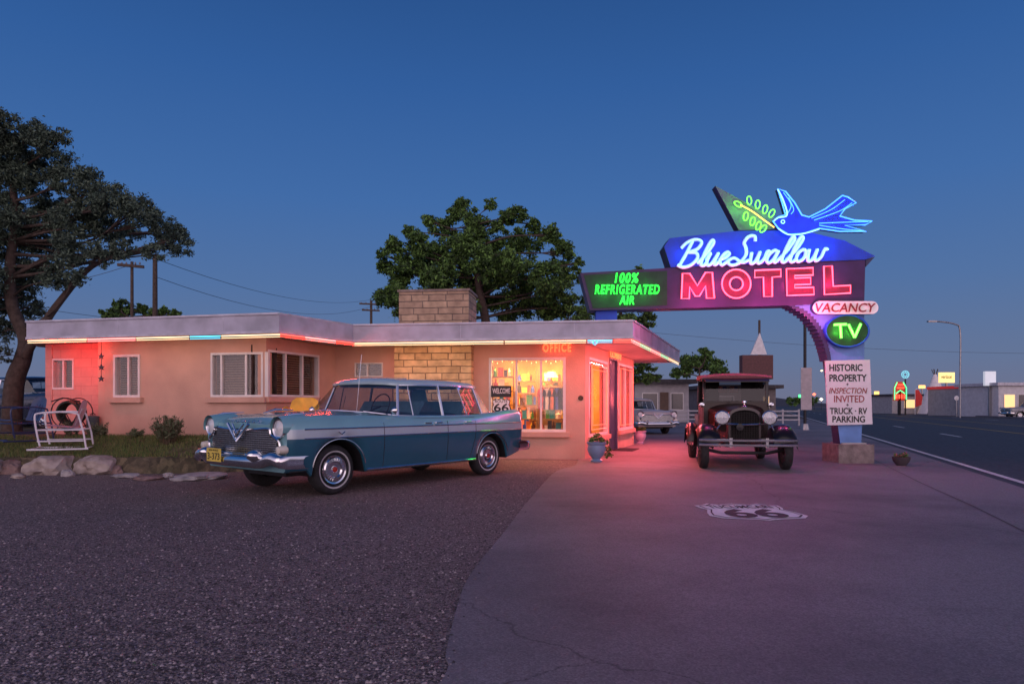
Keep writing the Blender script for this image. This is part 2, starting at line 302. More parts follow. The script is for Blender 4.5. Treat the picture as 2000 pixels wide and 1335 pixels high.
def rock(name,px,pyb,wpx,hpx,label,m):
    c=G(px,pyb,0); s=c.y/F; c.y+=wpx*s*.3
    bm=bmesh.new(); bmesh.ops.create_icosphere(bm,subdivisions=3,radius=1); sd=random.random()*50
    for v in bm.verts:
        n=noise.noise(v.co*1.1+V(sd,0,0))*.40+noise.noise(v.co*2.7+V(0,sd,0))*.25+noise.noise(v.co*6+V(0,0,sd))*.08
        q=v.co*(1+n); q=V(max(-1,min(1,q.x)),max(-1,min(1,q.y)),max(-.6,min(.92,q.z)))
        v.co=V(q.x*wpx*s*.52,q.y*wpx*s*.42,q.z*hpx*s*.62+hpx*s*.36)
    me=bpy.data.meshes.new(name); bm.to_mesh(me); bm.free(); me.materials.append(m); o=bpy.data.objects.new(name,me); COL.objects.link(o); o.location=c
    me.polygons.foreach_set('use_smooth',[True]*len(me.polygons)); me.set_sharp_from_angle(angle=R(25)); tag(o,label,'rock'); return o
rt=mat('tan rock',(.34,.27,.23),.9,0,.35,5,.8,14,col2=(.52,.45,.40)); rr_=mat('red rock',(.20,.13,.12),.9,0,.35,6,.8,14,col2=(.32,.22,.2)); rg=mat('grey rock',(.33,.31,.31),.9,0,.3,6,.8,14,col2=(.5,.47,.46))
for a in [(12,926,44,30,'dark rock at the left end of the bed edge',rr_),(82,927,88,38,'widest tan boulder below the white metal chair',rt),(176,926,76,38,'rounded tan boulder right of the widest one',rt),
    (226,925,28,18,'small reddish stone right of the two tan boulders',rr_),(256,922,34,24,'small dark red stone before the bed',rr_),(300,923,64,26,'long low dark red rock before the shrub',rr_),(346,920,44,36,'pointed grey rock below the shrub',rg),
    (386,916,40,32,'tan rock nearest the blue car bumper',rt),(322,904,32,24,'grey stone perched behind the red rock',rg),(412,906,36,22,'reddish rock half behind the car bumper',rr_),(240,933,50,8,'thin flat pale slab left in front of the rocks',rg),(376,938,96,13,'broad flat grey slab before the car bumper',rg),(284,938,48,9,'flat reddish slab between the pale slabs',rr_),(-40,928,60,36,'brown boulder cut off by the left edge of view',rt),
    (445,912,50,24,'grey boulder beside the front grille of the blue car',rg),(128,930,24,14,'little grey stone wedged between the two tan boulders',rg),(44,912,30,22,'grey stone behind the gap left of the widest boulder',rg),(216,908,34,20,'pale grey stone behind the small reddish stone',rg),(276,906,28,18,'tan stone behind the dark red stones',rt),(366,902,30,20,'small brown stone behind the pointed grey rock',rr_),(326,932,22,10,'tiny grey pebble-like stone before the pointed rock',rg),(30,934,26,10,'tiny flat tan stone in front of the left end rock',rt)]:
    rock('rock',*a)
def shield(c,ux,uy,w,h):
    P=[(-.28,1),(-.16,.93),(0,1),(.16,.93),(.28,1),(.36,.9),(.46,.86),(.44,.7),(.40,.6),(.46,.42),(.49,.25),(.40,.12),(.22,.08),(.08,.05),(0,0)]
    P=P+[(-x,y) for x,y in P[-2:4:-1]]
    return [Vector(c)+Vector(ux)*x*w+Vector(uy)*(y-.5)*h for x,y in P]
gpw=mat('worn white ground paint',(.80,.78,.80),.7,0,.12,14,.1,60); gpd=mat('dark ground paint',(.04,.035,.045),.8,0,.2,14)
cs=V(2.68,7.72,.017)
sh0=shield(cs,(1,0,0),(0,1,0),1.09,1.24)
t=tag(MB().add(sh0,[tuple(range(len(sh0)))]).build('painted_shield',gpw),'white route shield painted flat on the concrete drive','marking')
sb=MB(); sh=shield(V(cs.x,cs.y,.021),(1,0,0),(0,1,0),1.00,1.14); sh2=shield(V(cs.x,cs.y,.021),(1,0,0),(0,1,0),.96,1.09)
n=len(sh); sb.add(sh+sh2,[(i,(i+1)%n,(i+1)%n+n,i+n) for i in range(n)])
text(sb,'TUCUMCARI',V(cs.x-.37,cs.y+.22,.021),(1,0,0),(0,1,0),.74,.22,depth=0,offset=.02)
text(sb,'66',V(cs.x-.31,cs.y-.42,.021),(1,0,0),(0,1,0),.62,.54,depth=0,offset=.035)
sb.build('lettering',gpd,t)
# ================================================================= OFFICE BUILDING
stucco=mat('salmon stucco',(.62,.37,.28),.9,0,.14,1.4,.4,60,detail=9)
blockw=brickm('painted block',(.60,.30,.26),(.63,.32,.27),(.50,.24,.21),.4,.2,.007,nz_=.08,bump=.35)
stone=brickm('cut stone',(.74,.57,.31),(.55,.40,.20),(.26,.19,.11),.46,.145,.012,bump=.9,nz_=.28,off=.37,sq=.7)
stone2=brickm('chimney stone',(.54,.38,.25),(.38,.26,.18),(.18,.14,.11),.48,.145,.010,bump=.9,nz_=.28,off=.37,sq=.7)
fasc=mat('fascia grey paint',(.46,.46,.55),.6,0,.24,2.2,.1,detail=9); sof=mat('soffit paint',(.55,.48,.45),.8,0,.1,3)
frmw=mat('window frame white',(.70,.68,.66),.5,0,.08,5); glz=glassm('window glass',(.97,.97,.97),.95)
MOT=thing('motel_building','low salmon stucco motel office with flat roof, neon eaves and stone chimney','building',(0,15.5,0))
class Wl:
    def __init__(s,a,b):
        s.a=V(*a,0); s.b=V(*b,0); s.L=(s.b-s.a).length; s.d=(s.b-s.a).normalized(); s.n=V(s.d.y,-s.d.x,0)
        if s.n.dot(-(s.a+s.b)/2)<0: s.n=-s.n
    def s_(s,px):
        r=(px-1000)/F; return ((r*s.a.y-s.a.x)/(s.d.x-r*s.d.y))
    def z(s,px,py):
        p=s.a+s.d*s.s_(px); return CH+(790-py)/F*p.y
    def p(s,t,z,off=0): return s.a+s.d*t+V(0,0,z)+s.n*off
    def rect(s,x0,x1,y0,y1):
        a,b=s.s_(x0),s.s_(x1); m=(x0+x1)/2
        if a>b: a,b=b,a
        return (a,b,s.z(m,y1),s.z(m,y0))
    def slab(s,mb,t0,t1,z0,z1,o0,o1,mi=None):
        c=s.p((t0+t1)/2,(z0+z1)/2,(o0+o1)/2); mb.obox(c,s.d*(t1-t0)/2,s.n*(o1-o0)/2,V(0,0,(z1-z0)/2),mi)
    def build(s,name,m,holes=(),z0=-.05,z1=2.576,th=.2,parent=None,label=None):
        mb=MB(); t=0
        for h in sorted(holes):
            s.slab(mb,t,h[0],z0,z1,-th,0)
            if h[2]>z0+.01: s.slab(mb,h[0],h[1],z0,h[2],-th,0)
            s.slab(mb,h[0],h[1],h[3],z1,-th,0); t=h[1]
        s.slab(mb,t,s.L,z0,z1,-th,0); return mb.build(name,m,parent or MOT,True,label=label)
    def window(s,r,mulls=(),rails=(),fw=.05,sill=True,glass=glz,m=None,name='window',off=-.03,label=None,sm=None):
        mb=MB(); m=m or frmw; a,b,z0,z1=r
        s.slab(mb,a,a+fw,z0,z1,off-.06,off+.045); s.slab(mb,b-fw,b,z0,z1,off-.06,off+.045); s.slab(mb,a+fw,b-fw,z0,z0+fw,off-.06,off+.045); s.slab(mb,a+fw,b-fw,z1-fw,z1,off-.06,off+.045)
        for k in mulls: c=a+(b-a)*k; s.slab(mb,c-.022,c+.022,z0+fw,z1-fw,off-.04,off+.03)
        for k in rails: c=z0+(z1-z0)*k; s.slab(mb,a+fw,b-fw,c-.018,c+.018,off-.038,off+.028)
        o=mb.build(name,m,MOT,True,label=label)
        g=MB(); s.slab(g,a+fw,b-fw,z0+fw,z1-fw,off-.012,off-.006); g.build('pane',glass,o,True)
        if sill:
            q=MB(); s.slab(q,a-.08,b+.08,z0-.11,z0-.002,-.1,.09); q.build('sill',sm or stucco,o,True)
        return o
WF=Wl((1.63,15.2),(-4.11,15.9)); WR=Wl((1.63,15.2),(3.71,20.8)); WR.n=V(WR.d.y,-WR.d.x,0)
WK=Wl((-4.9,13.6),(-4.11,15.9)); WK.n=V(WK.d.y,-WK.d.x,0)
WL=Wl((-4.9,13.6),(-8.61,14.44)); WB=Wl((-7.9,14.78),(-10.5,15.36)); WS=Wl((-8.61,14.44),(-8.4,15.0))
WBK=Wl((3.71,20.8),(-7.8,23.5)); WBK.n=-WBK.n if WBK.n.y<0 else WBK.n
WLL=Wl((-10.5,15.36),(-7.8,23.5)); WLL.n=V(-abs(WLL.d.y),abs(WLL.d.x),0)
rOff=WF.rect(955,1105,698,843); rSm=WF.rect(693,748,708,736)
WF.build('wall',stucco,[rOff,rSm])
r1=WR.rect(1150,1186,702,850); rd=WR.rect(1190,1205,700,876); rd=(rd[0],rd[1],.02,rd[3]); r2=WR.rect(1208,1235,712,838)
WR.build('wall',stucco,[r1,rd,r2])
rk=WK.rect(523,623,688,775); rk=(.06,rk[1],rk[2],rk[3]); WK.build('wall',stucco,[rk])
rl=WL.rect(412,518,688,775); rl=(.06,rl[1],rl[2],rl[3]); rl2=WL.rect(222,274,688,770); rl2=(rl2[0],rl2[1],rl[2],rl[3]); WL.build('wall',stucco,[rl,rl2])
rb=WB.rect(102,145,700,760); WB.build('block_wall',blockw,[rb]); WS.build('wall',stucco); WBK.build('wall',stucco); WLL.build('block_wall',blockw)
WF.window(rOff,(.32,.64),fw=.06)
WF.window(rSm,(.55,),fw=.03,sill=False)
WR.window(r1,(),fw=.06); WR.window(r2,(.5,),fw=.06)
WK.window(rk,(.33,.66),fw=.045); WL.window(rl,(.33,.80),(),fw=.045); WL.window(rl2,(.45,),fw=.05); WB.window(rb,(.5,),fw=.04,sill=False)
mb=MB(); mb.box((-4.9+.01,13.6+.03,(rl[2]+rl[3])/2),(.07,.07,rl[3]-rl[2])); mb.build('corner_post',frmw,MOT,True)
blind=mat('blind slats',(.22,.16,.12),.7,0,.1,10)
def blinds(wl,r,gap=.05,off=-.16):
    mb=MB(); z=r[2]+.04
    while z<r[3]-.04:
        c=wl.p((r[0]+r[1])/2,z,off); mb.obox(c,wl.d*((r[1]-r[0])/2-.02),wl.n*.010+V(0,0,-.008),V(0,0,.0012)+wl.n*.0008); z+=gap
    mb.build('blind',blind,MOT,True)
    q=MB(); wl.slab(q,r[0]-.1,r[1]+.1,r[2]-.1,r[3]+.1,-.33,-.30); q.build('curtain',mat('dim curtain',(.05,.03,.025),.9,0,.6,5),MOT,True)
blinds(WK,rk); blinds(WL,rl); blinds(WL,rl2); blinds(WB,rb); blinds(WF,rSm)
drp=mat('dark red drape',(.22,.06,.045),.9,0,.6,4)  # drapes added to hide the bright room behind the side windows
for r_ in (r1,r2):
    q=MB(); t_=r_[0]-.1
    while t_<r_[1]+.1:
        WR.slab(q,t_,t_+.055,.3,r_[3]+.05,-.46,-.44 if int(t_*100)%2 else -.43); t_+=.056
    q.build('added_drape',drp,MOT,True)
mb=MB(); WR.slab(mb,rd[0]+.05,rd[1]-.05,.03,rd[3]-.05,-.09,-.04); dr=mb.build('door',mat('dark door',(.04,.05,.10),.5),MOT,True)
mb=MB(); WR.slab(mb,rd[0],rd[0]+.05,.02,rd[3],-.1,.02); WR.slab(mb,rd[1]-.05,rd[1],.02,rd[3],-.1,.02); WR.slab(mb,rd[0]+.05,rd[1]-.05,rd[3]-.05,rd[3],-.1,.02); mb.build('door_frame',mat('door frame dark',(.05,.06,.12),.5),dr,True)
mb=MB(); mb.lathe([(0,0),(.03,.01),(.035,.03),(0,.05)],WR.p(rd[0]+.12,1.0,-.04),WR.n,10); mb.build('handle',chrome,dr,True,40)
RF=[V(2.48,14.0,0),V(-3.44,14.8,0),V(-4.4,12.9,0),V(-10.1,14.2,0),V(-11.1,16.0,0),V(-8.5,23.9,0),V(5.4,22.0,0)]
rf=MB().prism([p+V(0,0,2.585) for p in RF],V(0,0,.355),side=1).build('roof',[sof,fasc],MOT,True)
cen=V(-2,17.5,0)
mb=MB(); n=len(RF)
for i in range(n):
    a=RF[i]; b=RF[(i+1)%n]; d=(b-a).normalized(); nn=V(d.y,-d.x,0)
    if nn.dot(a-cen)<0: nn=-nn
    mb.bar(a+V(0,0,2.945)+nn*.012,b+V(0,0,2.945)+nn*.012,.03,.035)
    mb.bar(a+V(0,0,2.60)+nn*.008,b+V(0,0,2.60)+nn*.008,.022,.05)
    L_=(b-a).length; k=1.2
    while k<L_-.3: mb.obox(a+d*k+nn*.002+V(0,0,2.77),d*.006,nn*.004,V(0,0,.145)); k+=2.4
mb.build('drip_edge',mat('cap metal',(.52,.52,.60),.5,.2,.2,4),rf,True)
a0=WF.s_(925); a1=WF.s_(778)
mb=MB(); WF.slab(mb,a0,a1,-.05,2.582,.004,.32); mb.build('stone_pier',stone,MOT,True)
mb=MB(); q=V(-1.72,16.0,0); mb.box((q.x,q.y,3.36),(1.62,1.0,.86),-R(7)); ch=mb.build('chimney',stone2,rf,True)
mb=MB(); mb.box((q.x,q.y,3.815),(1.68,1.06,.05),-R(7)); mb.build('chimney_cap',mat('cap stone',(.26,.2,.17),.9,0,.3,5,.5),rf,True)
for px,py,hh,ww in((515,608,.14,.2),(592,614,.14,.28),(470,612,.06,.3),(1150,620,.10,.18),(640,622,.08,.4)):
    p=W(px,py,15.2); mb=MB(); mb.lathe([(ww*.3,0),(ww*.3,hh*.6),(ww*.5,hh*.62),(ww*.42,hh),(0,hh+.02)],(p.x,15.2,2.935),V(0,0,1),10); mb.build('roof_vent',dullmetal,rf,True,40)
iw=mat('interior amber wall',(.60,.31,.10),.8,0,.45,1.5); fl=mat('interior floor',(.16,.09,.05),.6,0,.2,6)
mb=MB(); mb.add([V(1.5,15.45,.02),V(3.45,20.6,.02),V(-2.2,21.3,.02),V(-2.6,15.95,.02)],[(0,1,2,3)]); mb.build('interior_floor',fl,MOT,True)
mb=MB(); mb.prism([V(2.95,19.2,.021),V(-2.6,19.9,.021),V(-2.6,20.0,.021),V(2.98,19.3,.021)],V(0,0,2.5)); mb.build('interior_wall',iw,MOT,True)
mb=MB(); mb.prism([V(-2.6,16.05,.022),V(-2.7,16.05,.022),V(-2.7,20,.022),V(-2.6,20,.022)],V(0,0,2.5)); mb.build('interior_wall',iw,MOT,True)
mb=MB(); mb.add([V(1.5,15.45,2.56),V(3.45,20.6,2.56),V(-2.6,20,2.56),V(-2.6,15.95,2.56)],[(0,1,2,3)]); mb.build('interior_ceiling',iw,MOT,True)
area('office lamp',(-.6,16.0,2.5),(1.2,15.8,2.5),(1,.52,.20),130,(0,.3,-1),.25)
area('office lamp',(-.6,18.2,2.5),(1.8,18.2,2.5),(1,.48,.16),230,(0,.2,-1),.4)
ws=mat('shelf wood',(.22,.11,.05),.6,0,.3,8)
cols={'red':(.6,.04,.025),'teal':(.03,.25,.28),'yellow':(.75,.45,.04),'white':(.8,.7,.55),'green':(.06,.25,.05),'brown':(.15,.07,.03),'orange':(.75,.18,.02),'blue':(.04,.08,.40),'black':(.02,.02,.02),'pink':(.7,.2,.22)}
rown=['lowest','second','third','fourth','fifth','sixth']
for (pa,pb_,Y,wh,rn) in((962,1003,16.1,'behind the welcome sign in the office window',6),(1006,1050,16.3,'in the middle pane of the office window',4),(1054,1104,16.2,'under the glowing lamp inside the office',3),(1008,1048,18.9,'at left against the back wall of the office',6),(1052,1100,18.9,'at right against the back wall of the office',6)):
    x0=(pa-1000)/F*Y; x1=(pb_-1000)/F*Y; ww_=x1-x0
    t=thing('display_shelf','wooden display shelf '+wh,'shelf',((x0+x1)/2,Y,.02)); tp=.2+.33*rn
    for s in(-1,1): MB().bbox(s*ww_/2-.015,s*ww_/2+.015,-.13,.13,0,tp).build('side_panel',ws,t)
    for k in range(rn):
        names=list(cols); z=.2+.33*k; MB().bbox(-ww_/2+.015,ww_/2-.015,-.13,.13,z-.012,z+.012).build('shelf_board',ws,t)
        random.shuffle(names); x=x0+.025
        for j in range(10):
            c=names[j]; ww=random.uniform(.06,.14); hh=random.uniform(.13,.29)
            if x+ww>x1-.02: break
            m=mat('goods '+c,cols[c],.5); z=.02+.2+.33*k+.013; mb=MB()
            if j%3==0: mb.lathe([(0,0),(ww*.5,0),(ww*.5,hh*.6),(ww*.2,hh*.75),(ww*.22,hh),(0,hh)],(0,0,0),V(0,0,1),10)
            else: mb.bbox(-ww/2,ww/2,-.05,.05,0,hh*.93); mb.bbox(-ww/2-.003,ww/2+.003,-.054,.054,hh*.93,hh)
            o=mb.build('souvenir_jar' if j%3==0 else 'souvenir_box',m); o.location=(x+ww/2,Y-.05,z)
            tag(o,f'{c} souvenir {"jar" if j%3==0 else "box"} on {rown[k]} shelf {wh}','souvenir'); x+=ww+random.uniform(.005,.02)
for i,(px,c) in enumerate(((1058,'red'),(1068,'white'),(1078,'orange'),(1088,'blue'),(1097,'black'))):
    p=W(px,776,15.75); pts=[p+V(-.09,0,.16),p+V(-.03,0,.22),p+V(.03,0,.22),p+V(.09,0,.16),p+V(.12,0.0,.02),p+V(.08,0,.03),p+V(.08,0,-.28),p+V(-.08,.0,-.28),p+V(-.08,0,.03),p+V(-.12,.0,.02)]
    tag(MB().prism(pts,V(.02,.05,0)).build('shirt',mat('goods '+c,cols[c],.5)),f'{c} shirt hanging behind the office window','shirt')
tag(MB().tube([W(1052,756,15.78),W(1104,756,15.78)],.010,6).build('clothes_rail',ws),'thin clothes rail carrying shirts behind the office window','rail')
slt=thing('string_light','string of tiny warm bulbs along the top of the office window','string light',tuple(W(1030,706,15.65)))
pts=[W(962+i*9.5,706+3*math.sin(i*1.7),15.65) for i in range(15)]; MB().tube(pts,.004,4).build('cord',black,slt,True)
for p_ in pts: MB().lathe([(0,-.02),(.014,0),(0,.02)],p_,V(0,0,1),6).build('bulb',neon('tiny bulb',(1,.5,.18),4),slt,True)
p=W(1077,735,16.9); L=thing('table_lamp','glowing table lamp with pale shade inside the office window','lamp',(p.x,p.y,p.z-.2))
MB().lathe([(.10,.12),(.17,-.02)],(0,0,.2),V(0,0,1),16).build('lamp_shade',neon('lamp glow',(1,.62,.25),2.8),L,smooth=60); MB().lathe([(0,0),(.07,0),(.05,.03),(.02,.06),(.05,.12),(.015,.2),(.015,.28)],(0,0,-.05),V(0,0,1),12).build('base',ws,L,smooth=50)
zl=p.z-.2
cb=thing('cabinet','brown cabinet carrying the glowing lamp inside the office','cabinet',(p.x,p.y,.02)); MB().bbox(-.25,.25,-.2,.2,zl-.09,zl-.052).build('top',ws,cb); MB().bbox(-.22,.22,-.17,.17,0,zl-.09).build('carcass',ws,cb)
point('table lamp glow',(p.x,p.y-.3,p.z+.05),(1,.52,.18),16)
wk=mat('sign black',(.01,.01,.012),.4); wt=mat('sign white',(.8,.8,.78),.5,0,.05)
yo=15.24; a=W(959,775,yo); b=W(999,753,yo)
t=tag(MB().bbox(a.x,b.x,yo,yo+.01,a.z,b.z).build('welcome_sign',wk),'black welcome sign above the route shield in the office window','sign'); q=MB(); ptext(q,'WELCOME',962,758,996,768,yo-.004,depth=.001,offset=.01); q.build('lettering',wt,t)
c=W(979,792,yo); t=tag(MB().prism(shield(c,(1,0,0),(0,0,1),.44,.34),V(0,.01,0)).build('route_shield',wk),'black and white route shield below the welcome sign','sign')
q=MB(); q.prism(shield(c+V(0,-.003,0),(1,0,0),(0,0,1),.40,.31),V(0,.002,0)); q.build('shield_face',wt,t); q=MB(); ptext(q,'ROUTE',967,780,991,786,yo-.006,depth=.001,offset=.01); ptext(q,'66',965,788,993,803,yo-.006,depth=.001,offset=.02); q.build('lettering',wk,t)
NY=neon('neon pale yellow',(1,.70,.42),1.9); NR_=neon('neon red',(1,.08,.06),3.6); NC=neon('neon cyan',(.10,.65,.9),2.0); NO=neon('neon orange red',(1,.10,.03),4.0); NW=neon('neon white pink',(1,.30,.28),2.8); NG=neon('neon eave green',(.25,.9,.5),1.6)
def eave(a,b,fr,off=.03,z=2.548,r=.012):
    a=Vector(a); b=Vector(b); d=(b-a).normalized(); nn=V(d.y,-d.x,0)
    if nn.dot(a-cen)<0: nn=-nn
    for (t0,t1,m) in fr:
        for dz,rr2 in((0,r),(-.042,.006)):
            p=a.lerp(b,t0)+nn*(-off)+V(0,0,z+dz); q=a.lerp(b,t1)+nn*(-off)+V(0,0,z+dz); MB().tube([p,q],rr2,6).build('neon_tube',m,MOT,True,50)
eave(RF[1],RF[0],[(0,.55,NY),(.555,.84,NY),(.845,.93,NC),(.935,1,NR_)])
eave(RF[2],RF[1],[(0,.3,NR_),(.31,.72,NW),(.73,1,NR_)])
eave(RF[3],RF[2],[(.0,.25,NY),(.255,.45,NW),(.455,.66,NY),(.665,.78,NC),(.785,1,NY)])
eave(RF[0],RF[6],[(0,.12,NW),(.125,.3,NG),(.305,.5,NW),(.505,.7,NG),(.705,1,NY)])
c=RF[0].lerp(RF[1],.13)+V(0,-.02,2.50)
MB().tube([c+V(-.06,0,0),c+V(0,0,.05),c+V(.06,0,0),c+V(0,0,-.05)],.01,6,closed=True).build('neon_ornament',NC,MOT,True)
def wtext(wl,body,x0,x1,y0,y1,m,name,off=.06,outline=.0065,**k):
    q=MB(); a=wl.s_(x0); b=wl.s_(x1); zb=wl.z((x0+x1)/2,y1); zt=wl.z((x0+x1)/2,y0); ux=wl.d if b>a else -wl.d
    text(q,body,wl.p(a,zb,off),ux,V(0,0,1),abs(b-a),zt-zb,outline=outline,**k); return q.build(name,m,MOT,True)
wtext(WF,'OFFICE',1061,1115,671,687,NO,'neon_lettering',space=1.25)
wtext(WR,'LOBBY',1188,1210,687,700,NO,'neon_lettering')
def rtube(wl,r,m,ins=.12,off=.0,rad=.011):
    a,b,z0,z1=r; q=MB(); q.tube([wl.p(a+ins,z0+ins,off),wl.p(b-ins,z0+ins,off),wl.p(b-ins,z1-ins,off),wl.p(a+ins,z1-ins,off)],rad,6,closed=True); q.build('neon_tube',m,MOT,True)
NRd=neon('neon window red',(1,.09,.05),3.2)
rtube(WR,r1,NRd,.16,.03); rtube(WR,r1,NRd,.26,.03,.008); rtube(WR,r2,NRd,.14,.03)
def elamp(a,b,t0,t1,col,pw,inn=.5,z=2.50):
    a=Vector(a); b=Vector(b); d=(b-a).normalized(); nn=V(d.y,-d.x,0)
    if nn.dot(a-cen)<0: nn=-nn
    area('eave neon lamp',a.lerp(b,t0)-nn*.03+V(0,0,z),a.lerp(b,t1)-nn*.03+V(0,0,z),col,pw,-nn*inn+V(0,0,-1))
elamp(RF[1],RF[0],.02,.55,(1,.50,.26),9,.9); elamp(RF[1],RF[0],.66,1,(1,.12,.07),17,.9)
elamp(RF[2],RF[1],0,1,(1,.07,.045),26,1.3)
elamp(RF[3],RF[2],.0,.22,(1,.05,.05),26,1.6); elamp(RF[3],RF[2],.35,1,(1,.45,.28),5,.9)
elamp(RF[0],RF[6],0,1,(1,.14,.17),290,.22)
point('window neon',WR.p((r1[0]+r1[1])/2,1.4,.5),(1,.11,.12),46); point('window neon',WR.p((r2[0]+r2[1])/2,1.4,.5),(1,.11,.12),42)
point('office neon',W(1088,680,15.0),(1,.10,.04),.7)
# ================================================================= MOTEL SIGN
SY=14.2
SGN=thing('motel_sign','tall blue neon motel sign with swallow on a single post and concrete plinth','sign',(G(1658,903).x,14.45,0))
navy=mat('sign navy paint',(.050,.022,.10),.5,0,.3,2,.1,coat=.1,spec=.3); edgen=mat('sign edge navy',(.03,.035,.11),.45,0,.2,2,.1); blu=mat('sign blue paint',(.02,.08,.60),.45,0,.25,2,.1,spec=.3); fing=mat('fin grey blue',(.12,.20,.25),.5,0,.2,3,.1)
def PP(pts,Y): return [W(x,y,Y) for x,y in pts]
def plate(name,pts,Y,th,m,parent=SGN,side=None,label=None):
    q=MB(); q.prism(PP(pts,Y),V(0,th,0),0,1 if side else 0); return q.build(name,[m,side] if side else m,parent,True,label=label)
plate('name_board',[(1133,533),(1310,523),(1690,508),(1688,587),(1545,596),(1152,606)],SY,.42,navy,side=edgen)
plate('side_board',[(1140,537),(1303,529),(1303,596),(1158,602)],SY-.008,.004,mat('board black green',(.015,.05,.03),.5,spec=.3))
plate('name_board',[(1297,482),(1308,465),(1440,451),(1562,449),(1650,470),(1709,500),(1690,507),(1310,522)],SY-.02,.46,blu,side=edgen)
plate('fin',[(1397,363),(1552,447),(1443,450)],SY+.06,.25,fing,side=edgen)
plate('board_tip',[(1691,507),(1709,501),(1691,521)],SY+.02,.38,edgen)
arc=[]; cpts=catmull([V(1543,596,0),V(1572,612,0),V(1594,636,0),V(1608,664,0),V(1616,692,0),V(1618,704,0)],4)
for i,(p,q) in enumerate(zip(cpts,cpts[1:])): arc+= [(p.x,p.y),(q.x,p.y)]
arc.append((1620,704))
plate('post',[(1688,588)]+arc+[(1641,866),(1682,866),(1688,704)],SY+.05,.32,mat('post blue',(.13,.28,.62),.5,0,.2,3,.1),side=edgen)
q=MB()
for p0,q0 in zip(cpts,cpts[1:]):
    a=W(p0.x,p0.y,SY+.03); b=W(q0.x,q0.y,SY+.03); q.bbox(a.x-.02,b.x+.05,SY+.02,SY+.40,b.z,a.z)
q.build('stepped_edge',edgen,SGN,True)
plate('roof_post',[(1164,604),(1205,604),(1205,627),(1164,627)],SY+.12,.2,blu)
q=MB(); a=G(1625,903); b=G(1693,903); q.bbox(a.x,b.x,14.1,14.85,-.02,.40); q.build('plinth',mat('plinth concrete',(.22,.19,.18),.9,0,.35,6,.6),SGN,True)
q=MB(); q.bbox(a.x+.12,b.x-.1,14.22,14.7,.40,.43); q.build('base_plate',dullmetal,SGN,True)
NP=neon('neon pink',(1,.07,.13),5.0); NB=neon('neon blue white',(.13,.32,1),4.6); NBd=neon('neon swallow blue',(.05,.22,1),3.6); NGn=neon('neon bright green',(.03,1,.07),3.0); NGd=neon('neon leaf green',(.16,1,.05),2.8)
pinkface=mat('letter dark magenta paint',(.16,.012,.05),.5)
def oval(cx,cy,rx,ry,n=28): return [(cx+rx*math.cos(2*math.pi*i/n),cy+ry*math.sin(2*math.pi*i/n)) for i in range(n)]
Mp=[(1331,583),(1333,534),(1347,534),(1362,558),(1378,532),(1391,532),(1395,582),(1380,582),(1378,558),(1366,578),(1358,578),(1347,560),(1346,583)]
Op=[oval(1438,554,28,28),oval(1438,554,13,13)]
Tp=[(1474,528),(1525,526),(1525,540),(1508,541),(1508,579),(1492,579),(1491,541),(1474,542)]
Ep=[(1536,525),(1588,523),(1588,537),(1552,538),(1552,543),(1583,542),(1583,555),(1552,556),(1552,562),(1589,561),(1590,575),(1537,577)]
Lp=[(1609,520),(1625,519),(1627,559),(1661,557),(1661,572),(1610,575)]
for nm,P in (('M',Mp),('T',Tp),('E',Ep),('L',Lp)):
    o=plate('letter',P,SY-.03,.028,pinkface,SGN)
    q=MB(); q.tube(PP(P,SY-.05),.0155,6,closed=True); q.build('neon_tube',NP,o,True,60)
q=MB(); A=PP(Op[0],SY-.03); B=PP(Op[1],SY-.03); n=len(A); q.add(A+B,[(i,(i+1)%n,(i+1)%n+n,i+n) for i in range(n)]); o=q.build('letter',pinkface,SGN,True)
q=MB(); q.tube(PP(Op[0],SY-.05),.0155,6,closed=True); q.tube(PP(Op[1],SY-.05),.0155,6,closed=True); q.build('neon_tube',NP,o,True,60)
GL={'B':(1.3,[[(.5,1.95),(.32,1.0),(.1,0.0)],[(-.15,1.45),(.15,1.9),(.7,2.1),(1.15,1.85),(1.0,1.35),(.45,1.1)],[(.45,1.1),(1.0,1.02),(1.2,.6),(.9,.1),(.4,-.05),(-.05,.15)]]),
'l':(.58,[[(0,.2),(.4,.9),(.68,1.75),(.55,2.05),(.4,1.75),(.25,.6),(.3,.08),(.5,.02),(.66,.25)]]),
'u':(.85,[[(-.02,.4),(.15,1.0),(.05,.4),(.17,.03),(.42,.15),(.66,.95)],[(.66,1.0),(.58,.3),(.7,.02),(.9,.3)]]),
'e':(.68,[[(0,.4),(.4,.55),(.6,.85),(.4,1.02),(.15,.7),(.12,.25),(.35,0),(.72,.35)]]),
'S':(1.25,[[(1.25,1.75),(1.1,2.15),(.7,2.15),(.5,1.7),(.75,1.25),(.9,.7),(.6,.1),(.1,-.05),(-.2,.25),(.15,.5),(.8,.12),(1.2,.3)]]),
'w':(1.15,[[(0,.9),(.08,.3),(.22,0),(.45,.2),(.56,.95)],[(.56,.95),(.56,.3),(.72,0),(.98,.3),(1.08,.95),(1.3,.85)]]),
'a':(.85,[[(.65,.85),(.4,1.0),(.12,.7),(.06,.25),(.25,0),(.5,.25),(.68,.95)],[(.68,.95),(.58,.3),(.68,.02),(.9,.3)]]),
'o':(.78,[[(.4,1.0),(.12,.75),(.08,.25),(.3,0),(.58,.25),(.6,.75),(.4,1.0),(.58,.82),(.85,.9)]])}
sxp=28.4; syp=23.5; cx=0
q=MB(); q2=MB(); paint=mat('script pale blue paint',(.60,.74,.92),.5)
